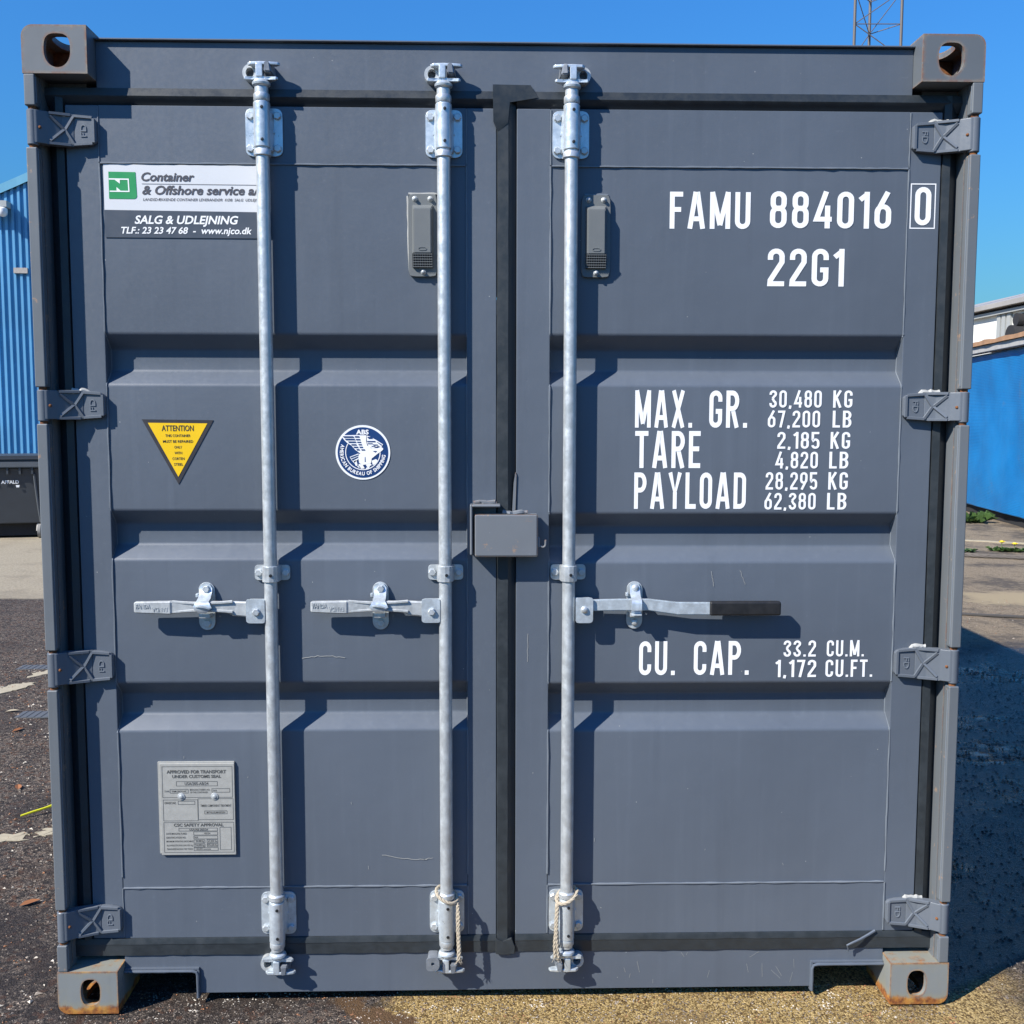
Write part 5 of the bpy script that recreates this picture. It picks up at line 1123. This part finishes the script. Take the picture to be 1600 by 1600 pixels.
def cable(pts, r, name, mat, label, twist=False):
    P = [Vector((*p, ground_z(*p) + r * .9)) for p in pts]; out = []
    for a, b in zip(P, P[1:]):
        n = max(2, int((b - a).length / .05))
        for k in range(n): out.append(a.lerp(b, k / n))
    out.append(P[-1]); mb = MB()
    if twist:
        for s_ in range(4):
            Q = []
            for i, p in enumerate(out): a = i * .9 + s_ * 1.571; Q.append(p + Vector((0, math.cos(a), math.sin(a))) * r * .5)
            mb.tube(Q, r * .6, 5)
    else: mb.tube(out, r, 6)
    o = mb.build(name, mat); tag(o, label, 'cable')
cable([(4.2, 9.75), (5.0, 9.55), (5.52, 9.46), (5.78, 9.30), (6.16, 9.18), (7.4, 8.9)], .022, 'wire_rope', M['cable'], 'thick twisted wire rope lying on the ground by the dandelions', True)
cable([(4.2, 9.50), (5.0, 9.42), (5.5, 9.36), (5.75, 9.22), (6.2, 9.08), (7.4, 8.7)], .016, 'wire_rope', M['cable'], 'thinner wire rope lying just in front of the thick one', True)
cable([(3.2, 5.98), (3.83, 5.75), (4.30, 5.58), (5.6, 5.2)], .013, 'ground_cable', M['thin_cable'], 'thin dark cable across the gravel beyond the shadow')
o = blob([(5.6, 11.25), (6.19, 10.98), (6.86, 10.62), (7.4, 10.3), (7.4, 10.22), (6.86, 10.53), (6.19, 10.90), (5.6, 11.17)], 'kerb_line', M['line_paint'], .012, 6, .02, ground)
# weeds
M['leaf'] = plain('weed_leaf', (.05, .10, .022), .6, var=.5, nscale=25); M['petal'] = plain('dandelion_petal', (.80, .55, .01), .6); M['stem'] = plain('weed_stem', (.11, .17, .05), .6)
def weed(x, y, r, h, n, label, group=None, flowers=0):
    t_ = thing('weed_plant' if not flowers else 'dandelion', label, 'plant', (x, y, 0), group); mb = MB(); rnd = random.Random(int(x * 100))
    for _ in range(n):
        a = rnd.uniform(0, 6.28); L = rnd.uniform(.5, 1) * r; w = rnd.uniform(.012, .028); ox, oy = rnd.uniform(-r, r) * .5, rnd.uniform(-r, r) * .35; c, s_ = math.cos(a), math.sin(a); hz = rnd.uniform(.3, 1) * h
        P = [(ox, oy, .0), (ox + c * L * .5 - s_ * w, oy + s_ * L * .5 + c * w, hz), (ox + c * L, oy + s_ * L, hz * .7), (ox + c * L * .5 + s_ * w, oy + s_ * L * .5 - c * w, hz)]
        mb.geo([(x + p[0], y + p[1], p[2]) for p in P], [(0, 1, 2), (0, 2, 3)])
    mb.build('leaves', M['leaf'], t_, smooth=0, fix=False)
    for k in range(flowers):
        fx, fy, fh = x + rnd.uniform(-.06, .06), y + rnd.uniform(-.05, .05), h * rnd.uniform(1.3, 1.8); MB().tube([(fx, fy, 0), (fx, fy, fh)], .004, 5).build('stem', M['stem'], t_)
        mb = MB()
        for j in range(14):
            a = j * 2.4; mb.geo([(fx, fy, fh - .005), (fx + .035 * math.cos(a - .2), fy + .035 * math.sin(a - .2), fh + .014), (fx + .042 * math.cos(a), fy + .042 * math.sin(a), fh + .018), (fx + .035 * math.cos(a + .2), fy + .035 * math.sin(a + .2), fh + .014)], [(0, 1, 2, 3)])
        mb.lathe((fx, fy, fh), [(.012, .0), (.03, .008), (.022, .022), (.006, .028)], 10); mb.build('flower', M['petal'], t_, smooth=0, fix=False)
weed(7.45, 13.35, .30, .20, 70, 'leafy green weed at the foot of the blue tarpaulin'); weed(7.15, 13.45, .22, .12, 40, 'low green weed beside the leafy one by the container edge')
weed(6.17, 9.86, .12, .06, 30, 'left dandelion with yellow flower behind the wire rope', None, 1); weed(6.33, 9.80, .14, .06, 36, 'right dandelion with yellow flower behind the wire rope', None, 1)
weed(5.75, 9.78, .14, .04, 30, 'flat patch of weeds left of the dandelions')
# stones, leaves and clods near the container
M['dead_leaf'] = plain('dead_leaf', (.26, .10, .035), .8, var=.4, nscale=20); M['pale_stone'] = plain('pale_stone', (.45, .42, .37), .9, var=.2, nscale=30)
for i, (x, y, a, lb_) in enumerate(((-2.66, 2.98, .3, 'pale yellow dead leaf on asphalt beside the ribbed strip'), (-2.48, 2.64, 1.1, 'brown dead leaf below the nearer ribbed strip'), (-2.10, 1.77, 2.0, 'reddish dead leaf farther than the yellow strap'), (-1.58, .67, .7, 'reddish dead leaf left of the lowest left hinge'))):
    mb = MB(); L = .035; c, s_ = math.cos(a), math.sin(a); z = ground_z(x, y) + .006
    pl_ = [(-1, 0, 0), (-.4, .4, .25), (.3, .35, .3), (1, 0, .1), (.3, -.35, .25), (-.4, -.4, .2), (0, 0, .0)]
    mb.geo([(x + (p[0] * c - p[1] * s_) * L, y + (p[0] * s_ + p[1] * c) * L, z + p[2] * .02) for p in pl_], [(6, 0, 1), (6, 1, 2), (6, 2, 3), (6, 3, 4), (6, 4, 5), (6, 5, 0)])
    o = mb.build('dead_leaf', M['line_paint'] if i == 0 else M['dead_leaf'], smooth=0, fix=False); tag(o, lb_, 'leaf', 'dead leaves on the asphalt')
